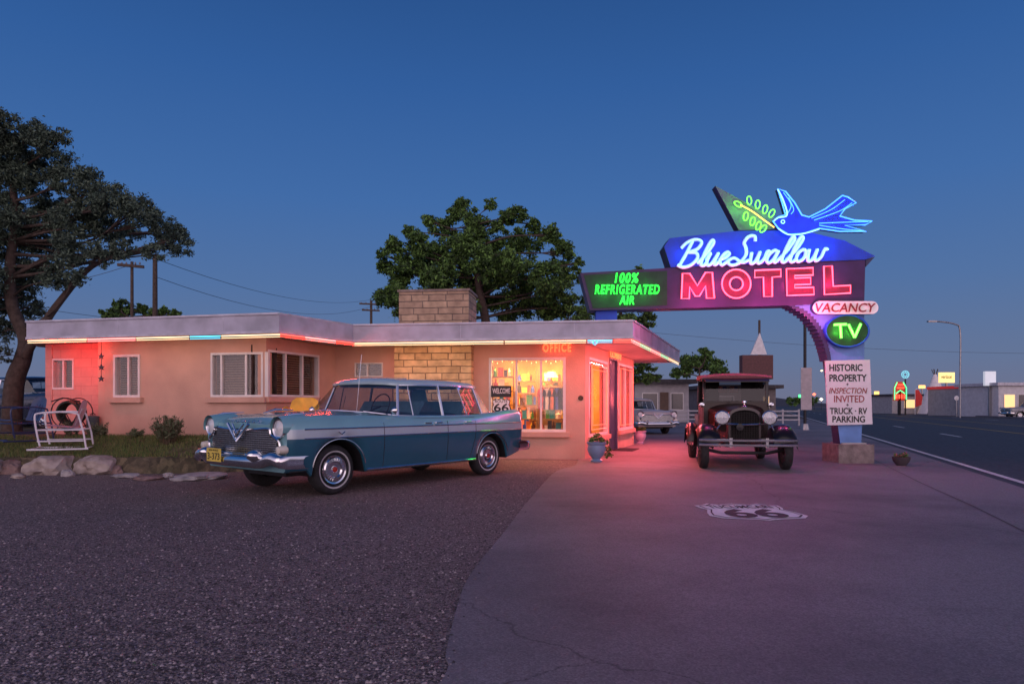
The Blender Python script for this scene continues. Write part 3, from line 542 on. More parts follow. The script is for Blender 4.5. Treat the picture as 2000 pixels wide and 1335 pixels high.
for chh in 'Blue Swallow':
    if chh==' ': cx+=.2; continue
    wd,st_=GL[chh]
    for s_ in st_:
        pts=[]
        for (x,y) in s_:
            X=cx+x+ (y*.28); pts.append(V(1323+X*sxp, 521-(X*sxp)*.042-y*syp*(1.02 if chh not in 'BS' else 1.05),0))
        cp_=catmull(pts,6); P3=[W(p.x,p.y,SY-.05) for p in cp_]
        q.tube(P3,.038,8,flat=(V(0,1,0),.35)); q2.tube([p+V(0,-.03,0) for p in P3],.018,6)
    cx+=wd
o=q.build('script_lettering',paint,SGN,True,60); q2.build('neon_tube',NB,o,True,60)
for s_,b,sp_ in(('100%',(1201,533,1247,552),1.15),('REFRIGERATED',(1162,556,1288,574),1.2),('AIR',(1210,578,1238,594),1.15)):
    q=MB(); ptext(q,s_,*b,SY-.03,outline=.0055,shear=.2,space=sp_); q.build('green_lettering',NGn,SGN,True)
pil=[]
for i in range(13): a=math.pi/2+math.pi*i/12; pil.append((1600+12.5*math.cos(a),600.5-12.5*math.sin(a)))
for i in range(13): a=-math.pi/2+math.pi*i/12; pil.append((1703+12.5*math.cos(a),600.5-12.5*math.sin(a)))
va=plate('vacancy_panel',pil,SY-.10,.12,mat('vacancy white',(.80,.70,.74),.5,emit=(1,.78,.84),es=.20),side=edgen); q=MB(); ptext(q,'VACANCY',1593,592,1710,609,SY-.12,depth=.006,shear=.2,offset=.012); q.build('lettering',mat('vacancy red',(.16,.015,.03),.5),va,True)  # white panel given a low emission to look brighter
q=MB(); ptext(q,'VACANCY',1593,592,1710,609,SY-.135,outline=.0025,shear=.2); q.build('neon_tube',mat('faint glow tube',(.5,.06,.08),.3,emit=(1,.08,.10),es=.25),va,True)  # thin tube with a faint red glow put into its material
tv=plate('tv_panel',oval(1655,646,43,32,40),SY-.06,.11,mat('tv green',(.012,.07,.02),.4,spec=.3),side=blu)
q=MB(); q.tube(PP(oval(1655,646,42,31,40),SY-.065),.02,6,closed=True); q.build('rim',blu,tv,True,60)
q=MB()
for P in ([(1629,634),(1653,633)],[(1641,633),(1643,660)],[(1657,633),(1669,659)],[(1681,632),(1669,659)]): q.tube(PP(P,SY-.10),.026,8)
q.build('neon_tube',neon('neon tv green',(.14,1,.08),4.0),tv,True,60)
nb=plate('notice_board',[(1612,704),(1699,702),(1704,828),(1617,830)],SY-.04,.04,mat('notice white',(.74,.75,.78),.6,0,.06,4))
kr=MB(); Yn=SY-.044
for s_,b in(('HISTORIC',(1620,711,1684,724)),('PROPERTY',(1620,731,1692,744)),('TRUCK · RV',(1621,796,1693,808)),('PARKING',(1626,812,1689,824))):
    kb=MB(); ptext(kb,s_,*b,Yn,depth=.002,offset=.022); kb.build('lettering',wk,nb,True)
for s_,b in(('INSPECTION',(1619,757,1694,768)),('INVITED',(1629,772,1688,785))): ptext(kr,s_,*b,Yn,depth=.002,offset=.008,shear=.25 if s_[2]=='S' else 0)
for cy in (750,790):
    a=W(1655,cy,Yn); pk_=MB(); pk_.box(a,(.05,.004,.012)); pk_.box(a,(.012,.0045,.05)); pk_.build('plus_mark',wk,nb,True)
kr.build('red_lettering',mat('notice red',(.28,.04,.04),.5),nb,True)
birdP=[(1510,432),(1520,424),(1534,419),(1528,398),(1519,369),(1534,374),(1552,396),(1566,420),(1580,424),(1612,408),(1645,382),(1656,385),(1672,396),(1650,408),(1640,422),(1668,430),(1703,432),(1690,439),(1650,440),(1691,452),(1640,452),(1600,446),(1570,456),(1540,458),(1520,446)]
bd=plate('swallow',birdP,SY-.10,.14,mat('swallow blue',(.015,.06,.60),.4,emit=(.01,.06,1),es=.06,spec=.3),side=edgen)
q=MB(); q.tube(PP(birdP,SY-.12),.014,6,closed=True)
for L_ in ([(1536,420),(1545,400),(1530,376)],[(1585,426),(1622,410),(1650,390)],[(1590,430),(1640,412),(1664,396)],[(1600,436),(1650,434),(1695,433)],[(1600,440),(1645,447),(1685,451)],[(1545,418),(1550,408),(1540,386)]):
    q.tube([W(a.x,a.y,SY-.12) for a in catmull([V(*p,0) for p in L_],5)],.009,6)
q.build('neon_tube',NBd,bd,True,60)
q=MB(); q.tube(PP(oval(1529,433,3.5,3.5,10),SY-.13),.010,6,closed=True); q.tube([W(a.x,a.y,SY-.125) for a in catmull([V(1519,370,0),V(1530,392,0),V(1537,420,0),V(1520,425,0),V(1511,432,0)],5)],.014,6); q.tube([W(a.x,a.y,SY-.125) for a in catmull([V(1520,446,0),V(1540,458,0),V(1570,456,0),V(1600,447,0)],5)],.014,6); q.build('neon_tube',NB,bd,True,60)
br=MB(); br.tube([W(a.x,a.y,SY-.03) for a in catmull([V(1512,444,0),V(1490,428,0),V(1468,412,0),V(1446,400,0)],5)],.012,6); st=br.build('branch',neon('neon branch yellow',(1,.6,.1),2.5),SGN,True,60)
for (cx_,cy_,an) in((1449,403,-150),(1458,414,100),(1464,400,-95),(1472,424,105),(1479,408,-85),(1484,433,110),(1492,417,-75),(1496,440,130),(1503,424,-60)):
    a=R(an); L_=17; P=[]
    for i in range(16):
        t=2*math.pi*i/16; lx=math.cos(t)*L_*.5+L_*.5; ly=math.sin(t)*4.5; P.append((cx_+lx*math.cos(a)-ly*math.sin(a), cy_+lx*math.sin(a)+ly*math.cos(a)))
    q=MB(); q.tube(PP(P,SY-.03),.011,6,closed=True); q.build('leaf',NGd,st,True,60)
def glowrow(pts,c,p,dy=.22):
    for px,py in pts: point('added sign glow',W(px,py,SY-dy),c,p)  # unseen points added off the board to strengthen the halos of the tubes
glowrow([(1350,560),(1378,560),(1415,554),(1460,554),(1500,554),(1545,552),(1580,551),(1628,552)],(1,.03,.22),4.2,.17)
glowrow([(1340,500),(1378,500),(1418,497),(1460,486),(1500,492),(1540,490),(1580,484),(1620,482)],(.03,.18,1),3.2,.19)
glowrow([(1182,565),(1222,546),(1222,578),(1262,565)],(.02,1,.10),3.4,.17)
glowrow([(1642,647),(1668,647)],(.1,1,.06),2.6,.17)
glowrow([(1532,398),(1535,438),(1570,436),(1605,430),(1645,436),(1645,400),(1680,440)],(.03,.18,1),1.8,.30)
glowrow([(1440,398),(1465,414),(1488,430)],(.10,1,.04),2.4,.16)
for xx in (1380,1500,1600): point('added sign wash',W(xx,615,SY-.5),(1,.10,.32),50)  # unseen points added in mid-air, washing pink over ground and truck
# ================================================================= CARS
def build_car(label,cat,front,heading,sc,c_top,c_mid,c_low,detail=True,group=None,z=0,name='vintage_car'):
    rz=math.atan2(heading[1],heading[0]); root=thing(name,label,cat,(front[0],front[1],z),rz,group,sc)
    zs_t=[(.74,.985),(.6,1.015),(.3,1.03),(-.6,1.02),(-1.5,1.0),(-2.6,1.0),(-3.1,1.03),(-3.5,1.07),(-3.87,1.09),(-3.95,1.05)]
    zc_t=[(.74,.93),(.68,.985),(.5,1.035),(.2,1.065),(-.4,1.085),(-.7,1.08),(-3.2,1.03),(-3.45,1.01),(-3.7,.97),(-3.88,.90),(-3.95,.82)]
    w_t=[(.76,.92),(.70,.96),(.5,.972),(.2,.98),(-2.6,.98),(-3.2,.97),(-3.7,.95),(-3.9,.92),(-3.95,.88)]
    def T(tb,x): tb=sorted(tb); return float(np.interp(x,[a for a,b in tb],[b for a,b in tb]))
    xs=sorted(set(list(np.linspace(.76,-3.95,84))+[.745,.72,-3.93]),reverse=True)
    def zb(x):
        base=.27 if x>-3.5 else .27+( -3.5-x)*.22
        if x>.42: base=.34
        for xa,ra in((0,.415),(-3.08,.39)):
            if abs(x-xa)<ra: base=max(base,.33+math.sqrt(ra*ra-(x-xa)**2)*.92)
        return base
    rows=[]
    for x in xs:
        wd=T(w_t,x); zs=T(zs_t,x); zc=T(zc_t,x); b=zb(x); zt1=max(.745,b+.012); zt2=.86
        mid=lambda t:b+.03+(zt1-b-.03)*t
        P=[(.42,b),(wd-.075,b),(wd-.045,b+.02),(wd-.018,mid(.35)),(wd-.002,mid(.75)),(wd,zt1),(wd-.006,zt2),(wd-.024,zs-.08),(wd-.052,zs-.03),(wd-.10,zs),(wd-.17,zs-.014),(wd*.68,zs-.025+ (zc-zs)*.6),(wd*.5,zc-.014),(wd*.25,zc-.003),(0,zc)]
        rows.append([(x,y,zz) for y,zz in P])
    body=MB(); nP=len(rows[0])
    for i in range(len(rows)-1):
        xm=(rows[i][0][0]+rows[i+1][0][0])/2
        for k in range(nP-1):
            mi=0
            if k<=0: mi=3
            elif k<5: mi=2
            elif k==5: mi=1
            elif k>=10 and -3.35<xm<-.66: mi=3
            for s in(1,-1):
                q=[rows[i][k],rows[i][k+1],rows[i+1][k+1],rows[i+1][k]]
                body.add([(a,bb*s,c) for a,bb,c in q],[(0,1,2,3)],mi)
    for r_,mi in ((rows[0],0),(rows[-1],2)):
        body.add(list(r_)+[(a,-b,c) for a,b,c in r_[::-1][1:]],[tuple(range(2*nP-1))],mi)
    me=body.build('body',[c_top,c_mid,c_low,black],root)
    bm=bmesh.new(); bm.from_mesh(me.data); bmesh.ops.remove_doubles(bm,verts=bm.verts,dist=.0008); bmesh.ops.recalc_face_normals(bm,faces=bm.faces); bm.to_mesh(me.data); bm.free()
    me.data.polygons.foreach_set('use_smooth',[True]*len(me.data.polygons)); me.data.set_sharp_from_angle(angle=R(38))
    MB().bbox(-3.8,.45,-.43,.43,.24,.52).build('underbody',black,root)
    lo=[(-.50,0,1.085),(-.53,.30,1.08),(-.66,.60,1.06),(-1.08,.85,1.0),(-1.5,.865,.99),(-1.98,.87,.985),(-2.5,.865,.985),(-2.92,.84,.995),(-3.28,.70,1.02),(-3.48,.35,1.03),(-3.52,0,1.03)]
    up=[(-.98,0,1.475),(-1.00,.32,1.472),(-1.07,.57,1.462),(-1.20,.71,1.445),(-1.55,.74,1.452),(-1.98,.745,1.455),(-2.42,.74,1.452),(-2.82,.71,1.438),(-3.04,.58,1.435),(-3.14,.32,1.438),(-3.16,0,1.44)]
    gls=glassm('car glass',(.72,.76,.78),.88,.02)
    def fc(nm,segs,sgn,m=gls):
        q=MB()
        for s in sgn:
            for k in segs:
                A,B,C_,D=[Vector(t) for t in(lo[k],lo[k+1],up[k+1],up[k])]
                q.add([(t.x,t.y*s,t.z) for t in(A,B,C_,D)],[(0,1,2,3)])
        return q.build(nm,m,root,smooth=40)
    fc('windshield',(0,1,2),(1,-1)); fc('rear_window',(8,9),(1,-1))
    for s in(1,-1):
        fc('side_window',(3,4),(s,)); fc('side_window',(5,6),(s,)); fc('rear_pillar',(7,),(s,),c_top)
        q=MB()
        for k,rr2 in((3,.022),(5,.022),(7,.020)): q.tube([(lo[k][0],lo[k][1]*s,lo[k][2]),(up[k][0],up[k][1]*s,up[k][2])],rr2,6)
        a=Vector(lo[3]).lerp(Vector(lo[4]),.7); b=Vector(up[3]).lerp(Vector(up[4]),.5); q.tube([(a.x,a.y*s,a.z),(b.x,b.y*s,b.z)],.009,6)
        a=Vector(lo[6]).lerp(Vector(lo[7]),.1); b=Vector(up[6]).lerp(Vector(up[7]),.0); q.tube([(a.x,a.y*s,a.z),(b.x,b.y*s,b.z)],.009,6)
        q.tube([(p[0],(p[1]+.006)*s,p[2]+.006) for p in lo[2:9]],.014,6); q.tube([(p[0],(p[1]+.004)*s,p[2]) for p in up[2:9]],.016,6)
        q.tube([(p[0],p[1]*s,p[2]) for p in up[:3]],.014,6); q.tube([(p[0],p[1]*s,p[2]) for p in lo[:3]],.010,6)
        q.build('window_trim',chrome,root,smooth=50)
    c0=(-2.06,0)
    def ring(s,dz): return [(c0[0]+(p[0]-c0[0])*s,p[1]*s,p[2]+dz) for p in up]
    q=MB(); rg_=[ring(1.02,-.012),ring(1.025,.018),ring(.995,.05),ring(.92,.075),ring(.75,.094),ring(.45,.107),ring(.02,.112)]
    for s in(1,-1): q.grid([[(x,y*s,z) for x,y,z in rr_2] for rr_2 in rg_])
    q.build('roof',mat('roof pale aqua',(.42,.58,.62),.25,.1,.05,3,coat=.6) if detail else c_top,root,smooth=50)
    for x in(0,-3.08):
        for s in(1,-1):
            c=V(x,.76*s,.325); ax=V(0,s,0)
            wh=MB(); wh.lathe([(.0,.075),(.04,.085),(.05,.07),(.095,.072),(.11,.088),(.15,.086),(.165,.072),(.185,.078),(.20,.06),(.205,.02)],c,ax,28)
            for k in range(24):
                a=2*math.pi*k/24; wh.bar(c+V(math.cos(a)*.115,s*.090,math.sin(a)*.115),c+V(math.cos(a)*.148,s*.088,math.sin(a)*.148),.006,.006)
            wo=wh.build('wheel',chrome,root,smooth=35)
            MB().lathe([(.0,.093),(.035,.089),(.036,.07)],c,ax,16).build('hub_badge',mat('hub red',(.45,.03,.02),.3),wo,smooth=40)
            MB().lathe([(.19,-.09),(.205,.06),(.225,.078),(.26,.086),(.295,.080),(.315,.06),(.325,.03),(.325,-.05),(.31,-.09),(.19,-.09)],c,ax,36).build('tyre',rubber,wo,smooth=40)
            MB().lathe([(.226,.081),(.240,.0845),(.246,.086)],c,ax,36).build('whitewall',mat('whitewall',(.45,.45,.45),.7),wo,smooth=40)
    for s in(1,-1):
        c=V(.69,.79*s,.875); hl=MB().lathe([(.105,-.05),(.125,.04),(.130,.085),(.118,.108),(.100,.10),(.096,.085)],c,V(1,0,0),24).build('headlight',chrome,root,smooth=40)
        MB().lathe([(0,.115),(.05,.108),(.097,.088)],c,V(1,0,0),20).build('lens',mat('headlight lens',(.72,.74,.74),.08,0,.1,30,coat=1),hl,smooth=50)
        MB().lathe([(.0,.03),(.03,.02),(.04,-.02)],(-3.94,.82*s,.93),V(-1,0,0),14).build('tail_light',mat('tail red',(.4,.01,.01),.2,coat=1),root,smooth=40)
        br=MB(); br.grid([[(xx,s*.79+math.cos(t)*(.14+e_),.875+math.sin(t)*(.14+e_)+dz_) for t in np.linspace(R(-25),R(205),17)] for xx,dz_,e_ in((.82,.006,0),(.70,.012,.010),(.45,.012,.014))]); br.build('headlight_brow',c_top,root,smooth=60)
    def bump(xc,sgnx,nm):
        pr=[(-.01,-.085),(.045,-.075),(.075,-.03),(.07,.03),(.045,.06),(0,.07)]
        rws=[]
        for t in np.linspace(-1,1,49):
            ln=abs(t); x=xc+sgnx*(.10*(1-min(ln,.9)**2.2)-(.0 if ln<.86 else (ln-.86)*2.4)); g=(.055*math.exp(-((ln-.70)/.13)**2) if sgnx>0 else 0)
            if ln>.86: y=math.copysign(.99+ (ln-.86)*.10,t)
            else: y=t/.86*.99
            rws.append([(x+sgnx*a,y,.47+b+g) for a,b in pr])
        bo=MB().grid(rws).build(nm,chrome,root,smooth=60)
        for s in(1,-1):
            MB().lathe([(.0,.13),(.04,.115),(.07,.06),(.08,0),(.08,-.03)],(xc+sgnx*.11,.56*s,.54),V(sgnx,0,.12),16).build('bumper_guard',chrome,bo,smooth=50)
            MB().bbox(min(xc-.2*sgnx,xc),max(xc-.2*sgnx,xc),.4*s-.02,.4*s+.02,.4,.46).build('bracket',black,bo)
        return bo
    bump(.83,1,'front_bumper'); bump(-3.98,-1,'rear_bumper')
    q=MB(); fx=lambda y:.83-.04*(abs(y)/.75)**2
    MB().prism([(.764,-.72,.55),(.764,-.80,.68),(.764,-.64,.86),(.764,.64,.86),(.764,.80,.68),(.764,.72,.55)],V(.004,0,0)).build('grille_backing',black,root)
    for k in range(11):
        z_=.562+k*.027; hw=.74 if z_<.76 else .64; q.tube([(fx(y),y,z_) for y in np.linspace(-hw,hw,13)],.006,4)
    for y in np.linspace(-.74,.74,41): q.tube([(fx(y)-.002,y,.55),(fx(y)-.002,y,.76 if abs(y)>.62 else .85)],.005,4)
    q.build('grille',mat('grille aluminium',(.7,.72,.74),.25,1,.1,10),root)
    gf=[(-.62,.865),(-.66,.80),(-.80,.72),(-.82,.62),(-.74,.545),(-.35,.535),(0,.533),(.35,.535),(.74,.545),(.82,.62),(.80,.72),(.66,.80),(.62,.865),(.3,.85),(0,.835),(-.3,.85)]
    q=MB(); q.tube([V(fx(p.x)+.012,p.x,p.y) for p in catmull([V(a,b,0) for a,b in gf],4,closed=True)],.018,6,closed=True)
    q.build('grille_frame',chrome,root,smooth=50)
    q=MB(); q.tube([(fx(.2)+.03,-.24,.92),(fx(0)+.045,0,.71),(fx(.2)+.03,.24,.92)],.020,6); q.tube([(fx(.2)+.03,-.13,.92),(fx(0)+.045,0,.80),(fx(.2)+.03,.13,.92)],.012,6); q.build('emblem',chrome,root,smooth=50)
    for s in(1,-1): MB().lathe([(0,.07),(.045,.06),(.055,0),(.055,-.05)],(.80,.88*s,.62),V(1,0,0),14).build('parking_light',mat('parking lens',(.7,.66,.55),.15,coat=1),root,smooth=50)
    q=MB()
    for s in(1,-1):
        for zz in(.745,.861): q.tube([(x,(T(w_t,x)+.001)*s,zz) for x in np.linspace(.55,-3.85,30)],.009,5)
        q.tube([(x,(T(w_t,x)-.045)*s,zb(x)+.03) for x in np.linspace(-.45,-2.66,12)],.016,5)
        q.tube([(math.cos(t)*.42,(T(w_t,.0)-.03)*s,.335+math.sin(t)*.39) for t in np.linspace(R(8),R(172),20)],.007,5)
        q.tube([(-3.08+ math.cos(t)*.395,(T(w_t,-3.08)-.03)*s,.335+math.sin(t)*.37) for t in np.linspace(R(8),R(172),20)],.007,5)
    q.build('side_trim',chrome,root,smooth=50)
    q=MB()
    for s in(1,-1):
        for x in(-.72,-1.98,-2.62):
            q.tube([(x if x>-2.6 else x+ (.0 if zz>.7 else .12*(.7-zz)/.4),(T(w_t,x)+o_)*s,zz) for zz,o_ in((.30,-.045),(.46,-.017),(.62,-.002),(.75,.001),(.85,-.005),(.92,-.022))],.0045,4)
        q.tube([(x,(T(w_t,x)-.05)*s,.967) for x in np.linspace(-.72,-2.62,8)],.003,4)
    q.build('door_seam',black,root)
    for s in(1,-1):
        for x in(-1.84,-2.50):
            q=MB(); q.tube([(x,(T(w_t,x)-.02)*s,.895),(x+.01,(T(w_t,x)+.02)*s,.90),(x+.13,(T(w_t,x)+.02)*s,.90),(x+.14,(T(w_t,x)-.02)*s,.895)],.010,6); q.build('door_handle',chrome,root,smooth=50)
    q=MB(); seatm=mat('car seat',(.12,.22,.26),.7)
    for x in(-1.6,-2.55): q.prism([(x,-.68,1.0),(x-.10,-.68,1.0),(x-.2,-.64,1.20),(x-.12,-.64,1.22)],V(0,1.3,0))
    q.build('seat',seatm,root)
    MB().prism([(-.66,-.7,1.06),(-.98,-.72,1.0),(-.66,-.7,1.0)],V(0,1.4,0)).build('dashboard',seatm,root)
    q=MB(); q.tube([V(-1.17,.38,1.14)+V(-.0665*math.sin(t),math.cos(t)*.19,math.sin(t)*.18) for t in np.linspace(0,2*math.pi,20,False)],.010,6,closed=True); q.tube([(-1.17,.38,1.14),(-.88,.38,1.04)],.014,6); q.bar((-1.17,.2,1.14),(-1.17,.56,1.14),.015,.015); q.build('steering_wheel',mat('steering wheel',(.03,.03,.035),.4),root)
    if detail:
        q=MB()
        for i,cc in enumerate('HUDSON'):
            y=.30-.125*i; text(q,cc,(.768,-y-.03 ,.935),(0,1,0),(-.65,0,.76),.06,.045,depth=.006)
        q.build('hood_lettering',chrome,root)
        q=MB(); q.tube([(.50,0,1.055),(.32,0,1.10),(.05,0,1.09)],[.006,.016,.006],8); q.build('hood_ornament',chrome,root,smooth=50)
        for s in(1,-1):
            q=MB(); q.tube([(.74,.79*s,1.02),(.6,.80*s,1.045),(.3,.80*s,1.055)],[.004,.014,.004],6); q.build('fender_ornament',chrome,root,smooth=50)
            q=MB(); q.tube([(-.92,.84*s,.99),(-.94,.93*s,1.05)],.008,6); q.lathe([(0,.02),(.04,.015),(.055,-.01),(.03,-.05),(0,-.06)],(-.94,.94*s,1.08),V(-1,0,0),14); q.build('side_mirror',chrome,root,smooth=50)
            q=MB(); q.tube([(.05,.985*s,.82),(.0,.985*s,.785),(-.05,.985*s,.82)],.007,5); q.bar((-1.5,.97*s,.895),(-1.64,.97*s,.895),.02,.02); q.build('fender_badge',chrome,root)
        q=MB(); q.tube([(-.50,.66,1.06),(-.57,.68,1.85)],.003,5); q.build('antenna',chrome,root)
        q=MB(); q.bar((-.55,.3,1.11),(-.80,.05,1.29),.006,.008); q.bar((-.55,-.3,1.11),(-.80,-.55,1.27),.006,.008); q.build('wiper',black,root)
        pl=MB().bbox(1.015,1.023,-.46,-.12,.44,.61).build('licence_plate',mat('plate yellow',(.75,.58,.10),.5),root)
        q=MB(); text(q,'3-373',(1.0245,-.435,.465),(0,1,0),(0,0,1),.29,.085,depth=.001,offset=.01); text(q,'NEW MEXICO',(1.0245,-.40,.573),(0,1,0),(0,0,1),.22,.022,depth=.001); q.build('plate_lettering',mat('plate dark',(.03,.03,.02),.5),pl)
    return root
aqua=mat('aqua enamel',(.22,.46,.50),.22,.15,.05,3,coat=.8); silv=mat('band silver white',(.44,.52,.56),.3,.25,.06,3,coat=.5); teal=mat('deep teal enamel',(.022,.115,.18),.18,.1,.06,3,coat=1)
build_car('two-tone aqua and teal 1950s sedan with chrome bumper parked before the motel','car',(-3.10,9.81),V(-.615,-.788,0),1.05,aqua,silv,teal,True,name='vintage_sedan')
cream=mat('cream enamel',(.50,.46,.43),.35,0,.05,3,coat=.2)
build_car('pale cream 1950s car parked behind the office corner','car',(5.75,28.6),V(.25,-.97,0),.95,cream,cream,cream,False,name='vintage_sedan')
dkc=mat('dark blue car paint',(.02,.03,.06),.25,0,.05,3,coat=.6)
build_car('dark sedan parked behind the juniper trunk at left','car',(-12.6,19.5),V(.9,-.35,0),.95,dkc,dkc,dkc,False,z=.55,name='parked_car')
gryc=mat('grey car paint',(.25,.26,.28),.3,.2,.05,3,coat=.5)
build_car('grey car parked before the white shop across the road','car',(46.0,62.5),V(-.95,.1,0),.95,gryc,gryc,gryc,False,name='parked_car')
# ================================================================= OLD TRUCK
tr=thing('vintage_pickup_truck','black 1920s pickup truck with round headlights parked under the neon sign','truck',(4.40,12.95,0),math.atan2(-.983,-.182),None,1.03)
mar=mat('truck dark paint',(.006,.005,.006),.3,0,.1,4,coat=.3,spec=.3); mar2=mat('truck maroon paint',(.012,.005,.006),.3,0,.1,4,coat=.3,spec=.3); top=mat('truck roof fabric',(.14,.075,.075),.85,0,.15,20,.3,spec=.2)
def sec(x,w,z0,z1,rd):
    P=[(x,-w,z0),(x,-w,z1-rd)]
    for t in np.linspace(180,0,9): P.append((x,w*math.cos(R(t)),z1-rd+rd*math.sin(R(t))))
    P+=[(x,w,z1-rd),(x,w,z0)]; return P
q=MB(); S_=[sec(.02,.27,.55,1.10,.13),sec(-.5,.36,.55,1.14,.14),sec(-.98,.45,.55,1.18,.16),sec(-1.12,.56,.55,1.22,.14)]; q.grid(S_); q.add(S_[-1],[tuple(range(len(S_[-1])))]); q.build('hood',mar2,tr,smooth=35)
q=MB()
for s in(1,-1):
    for k in range(14): x=-.15-.05*k; yw=.27+(-x/1.0)*.185+.006; q.bar((x,yw*s,.68),(x,yw*s,.88),.01,.01,up=V(1,0,0))
q.build('hood_louver',mar,tr)
q=MB(); o1=sec(.03,.285,.50,1.14,.15); o2=sec(.09,.285,.50,1.14,.15); i1=sec(.095,.245,.56,1.09,.12)
q.grid([o1,o2,i1]); q.add([(.09,-.285,.50),(.09,.285,.50),(.095,.245,.56),(.095,-.245,.56)],[(0,1,2,3)]); rs=q.build('radiator_shell',mat('radiator shell dark',(.03,.022,.025),.3,.2,.1,5,coat=.3),tr,smooth=40)
q=MB(); sc_=sec(.075,.25,.55,1.095,.12); q.add(sc_,[tuple(range(len(sc_)))]); q.build('radiator_core',mat('radiator core',(.008,.008,.008),.8,spec=.1),rs)
q=MB(); dkm=mat('dark wire metal',(.06,.055,.055),.5,.6,.1,5)
for k in range(17): y=-.23+.0288*k; q.tube([(.086,y,.57),(.086,y,.97+.09*math.cos(y*6))],.0018,4)
for k in range(14): q.tube([(.086,-.235,.59+.034*k),(.086,.235,.59+.034*k)],.0012,4)
q.build('radiator_grille',dkm,rs)
MB().lathe([(.045,0),(.05,.02),(.03,.035),(.012,.05),(.012,.08),(.04,.09),(.035,.12),(0,.13)],(.04,0,1.135),V(0,0,1),14).build('radiator_cap',chrome,rs,smooth=40)
q=MB(); q.tube([(.13,-.52,.70),(.16,-.42,.84),(.14,0,.82),(.16,.42,.84),(.13,.52,.70)],.016,6); q.build('headlight_bar',chrome,tr,smooth=50)
for s in(1,-1):
    h=MB().lathe([(0,-.16),(.05,-.14),(.10,-.06),(.122,.02),(.132,.05),(.115,.065)],(.18,.41*s,.95),V(1,0,0),22).build('headlight',chrome,tr,smooth=50)
    MB().lathe([(0,.08),(.06,.072),(.113,.055)],(.18,.41*s,.95),V(1,0,0),20).build('lens',mat('old lens',(.55,.58,.6),.08,0,.3,40,coat=1),h,smooth=50)
    MB().lathe([(0,-.07),(.04,-.05),(.05,0),(0,.02)],(-1.0,.66*s,1.18),V(1,0,0),12).build('cowl_lamp',chrome,tr,smooth=50)
MB().lathe([(0,-.03),(.06,-.02),(.065,.02),(0,.03)],(.2,-.10,.78),V(1,0,0),14).build('horn',black,tr,smooth=50)
def owheel(x,y,s):
    c=V(x,y,.355); ax=V(0,s,0)
    q=MB(); q.lathe([(.0,.10),(.035,.095),(.045,.05),(.05,0),(.09,-.01),(.09,-.04)],c,ax,16)
    for k in range(20):
        a=2*math.pi*k/20; q.tube([c+V(0,s*.03,0)+V(math.cos(a)*.04,0,math.sin(a)*.04),c+V(math.cos(a+.15)*.25,0,math.sin(a+.15)*.25)],.006,4)
    q.lathe([(.24,-.05),(.235,0),(.24,.05),(.262,.055)],c,ax,28); wo=q.build('wheel',mat('spoke maroon',(.06,.02,.025),.35,coat=.5),tr,smooth=40)
    MB().lathe([(.25,-.06),(.258,.066),(.30,.082),(.335,.070),(.352,.04),(.357,0),(.352,-.04),(.33,-.07),(.25,-.06)],c,ax,32).build('tyre',rubber,wo,smooth=50)
for s in(1,-1): owheel(0,.72*s,s); owheel(-2.63,.72*s,s)
def fender(path,y0,y1):
    for s in(1,-1):
        rws=[]
        for (x,z) in path:
            P=[]
            for k in range(9):
                t=k/8; P.append((x,(y0+(y1-y0)*t)*s,z-.08*(2*t-1)**2+ (-.04 if t==1 else 0)))
            rws.append(P)
        MB().grid(rws).build('fender',mar,tr,smooth=50)
cf=[(.40,.50),(.36,.62),(.26,.74),(.10,.82),(-.10,.83),(-.30,.74),(-.50,.58),(-.70,.45),(-.86,.39)]
fender([(p.x,p.y) for p in catmull([V(a,b,0) for a,b in cf],4)],.46,.86)
cf=[(-2.22,.40),(-2.26,.55),(-2.38,.72),(-2.60,.80),(-2.85,.76),(-3.02,.60),(-3.10,.42)]; fender([(p.x,p.y) for p in catmull([V(a,b,0) for a,b in cf],4)],.60,.87)
for s in(1,-1): MB().bbox(-2.24,-.84,.38 if s>0 else -.86,.86 if s>0 else -.38,.36,.39).build('running_board',black,tr)
q=MB(); q.bbox(-3.1,.25,-.36,-.28,.42,.52); q.bbox(-3.1,.25,.28,.36,.42,.52); q.tube([(0,-.7,.36),(0,-.4,.30),(0,.4,.30),(0,.7,.36)],.03,8); q.bbox(-2.66,-2.6,-.68,.68,.32,.39); q.build('chassis',black,tr)
q=MB()
for s in(1,-1): q.prism([(-1.10,.62*s,.52),(-1.95,.65*s,.52),(-1.95,.65*s,1.22),(-1.10,.62*s,1.22)],V(0,-.03*s,0))
q.bbox(-1.98,-1.95,-.65,.65,.52,1.22); q.bbox(-1.12,-1.09,-.61,.61,.52,1.22); cab=q.build('cab',mar2,tr)
q=MB()
for s in(1,-1):
    q.bar((-1.11,.60*s,1.22),(-1.20,.60*s,1.70),.05,.05); q.bar((-1.93,.62*s,1.22),(-1.93,.62*s,1.70),.08,.05); q.bar((-1.16,.62*s,1.70),(-1.95,.62*s,1.70),.05,.06)
q.bar((-1.185,-.60,1.70),(-1.185,.60,1.70),.05,.07); q.bar((-1.115,-.60,1.235),(-1.115,.60,1.235),.04,.04); q.bar((-1.95,-.6,1.70),(-1.95,.6,1.70),.05,.06); q.bbox(-1.97,-1.94,-.62,-.22,1.22,1.7); q.bbox(-1.97,-1.94,.22,.62,1.22,1.7); q.build('window_pillar',mar,cab)
q=MB(); q.add([(-1.125,-.575,1.255),(-1.125,.575,1.255),(-1.195,.575,1.665),(-1.195,-.575,1.665)],[(0,1,2,3)]); ws_=q.build('windshield',glassm('truck glass',(.25,.25,.26),.96),tr)
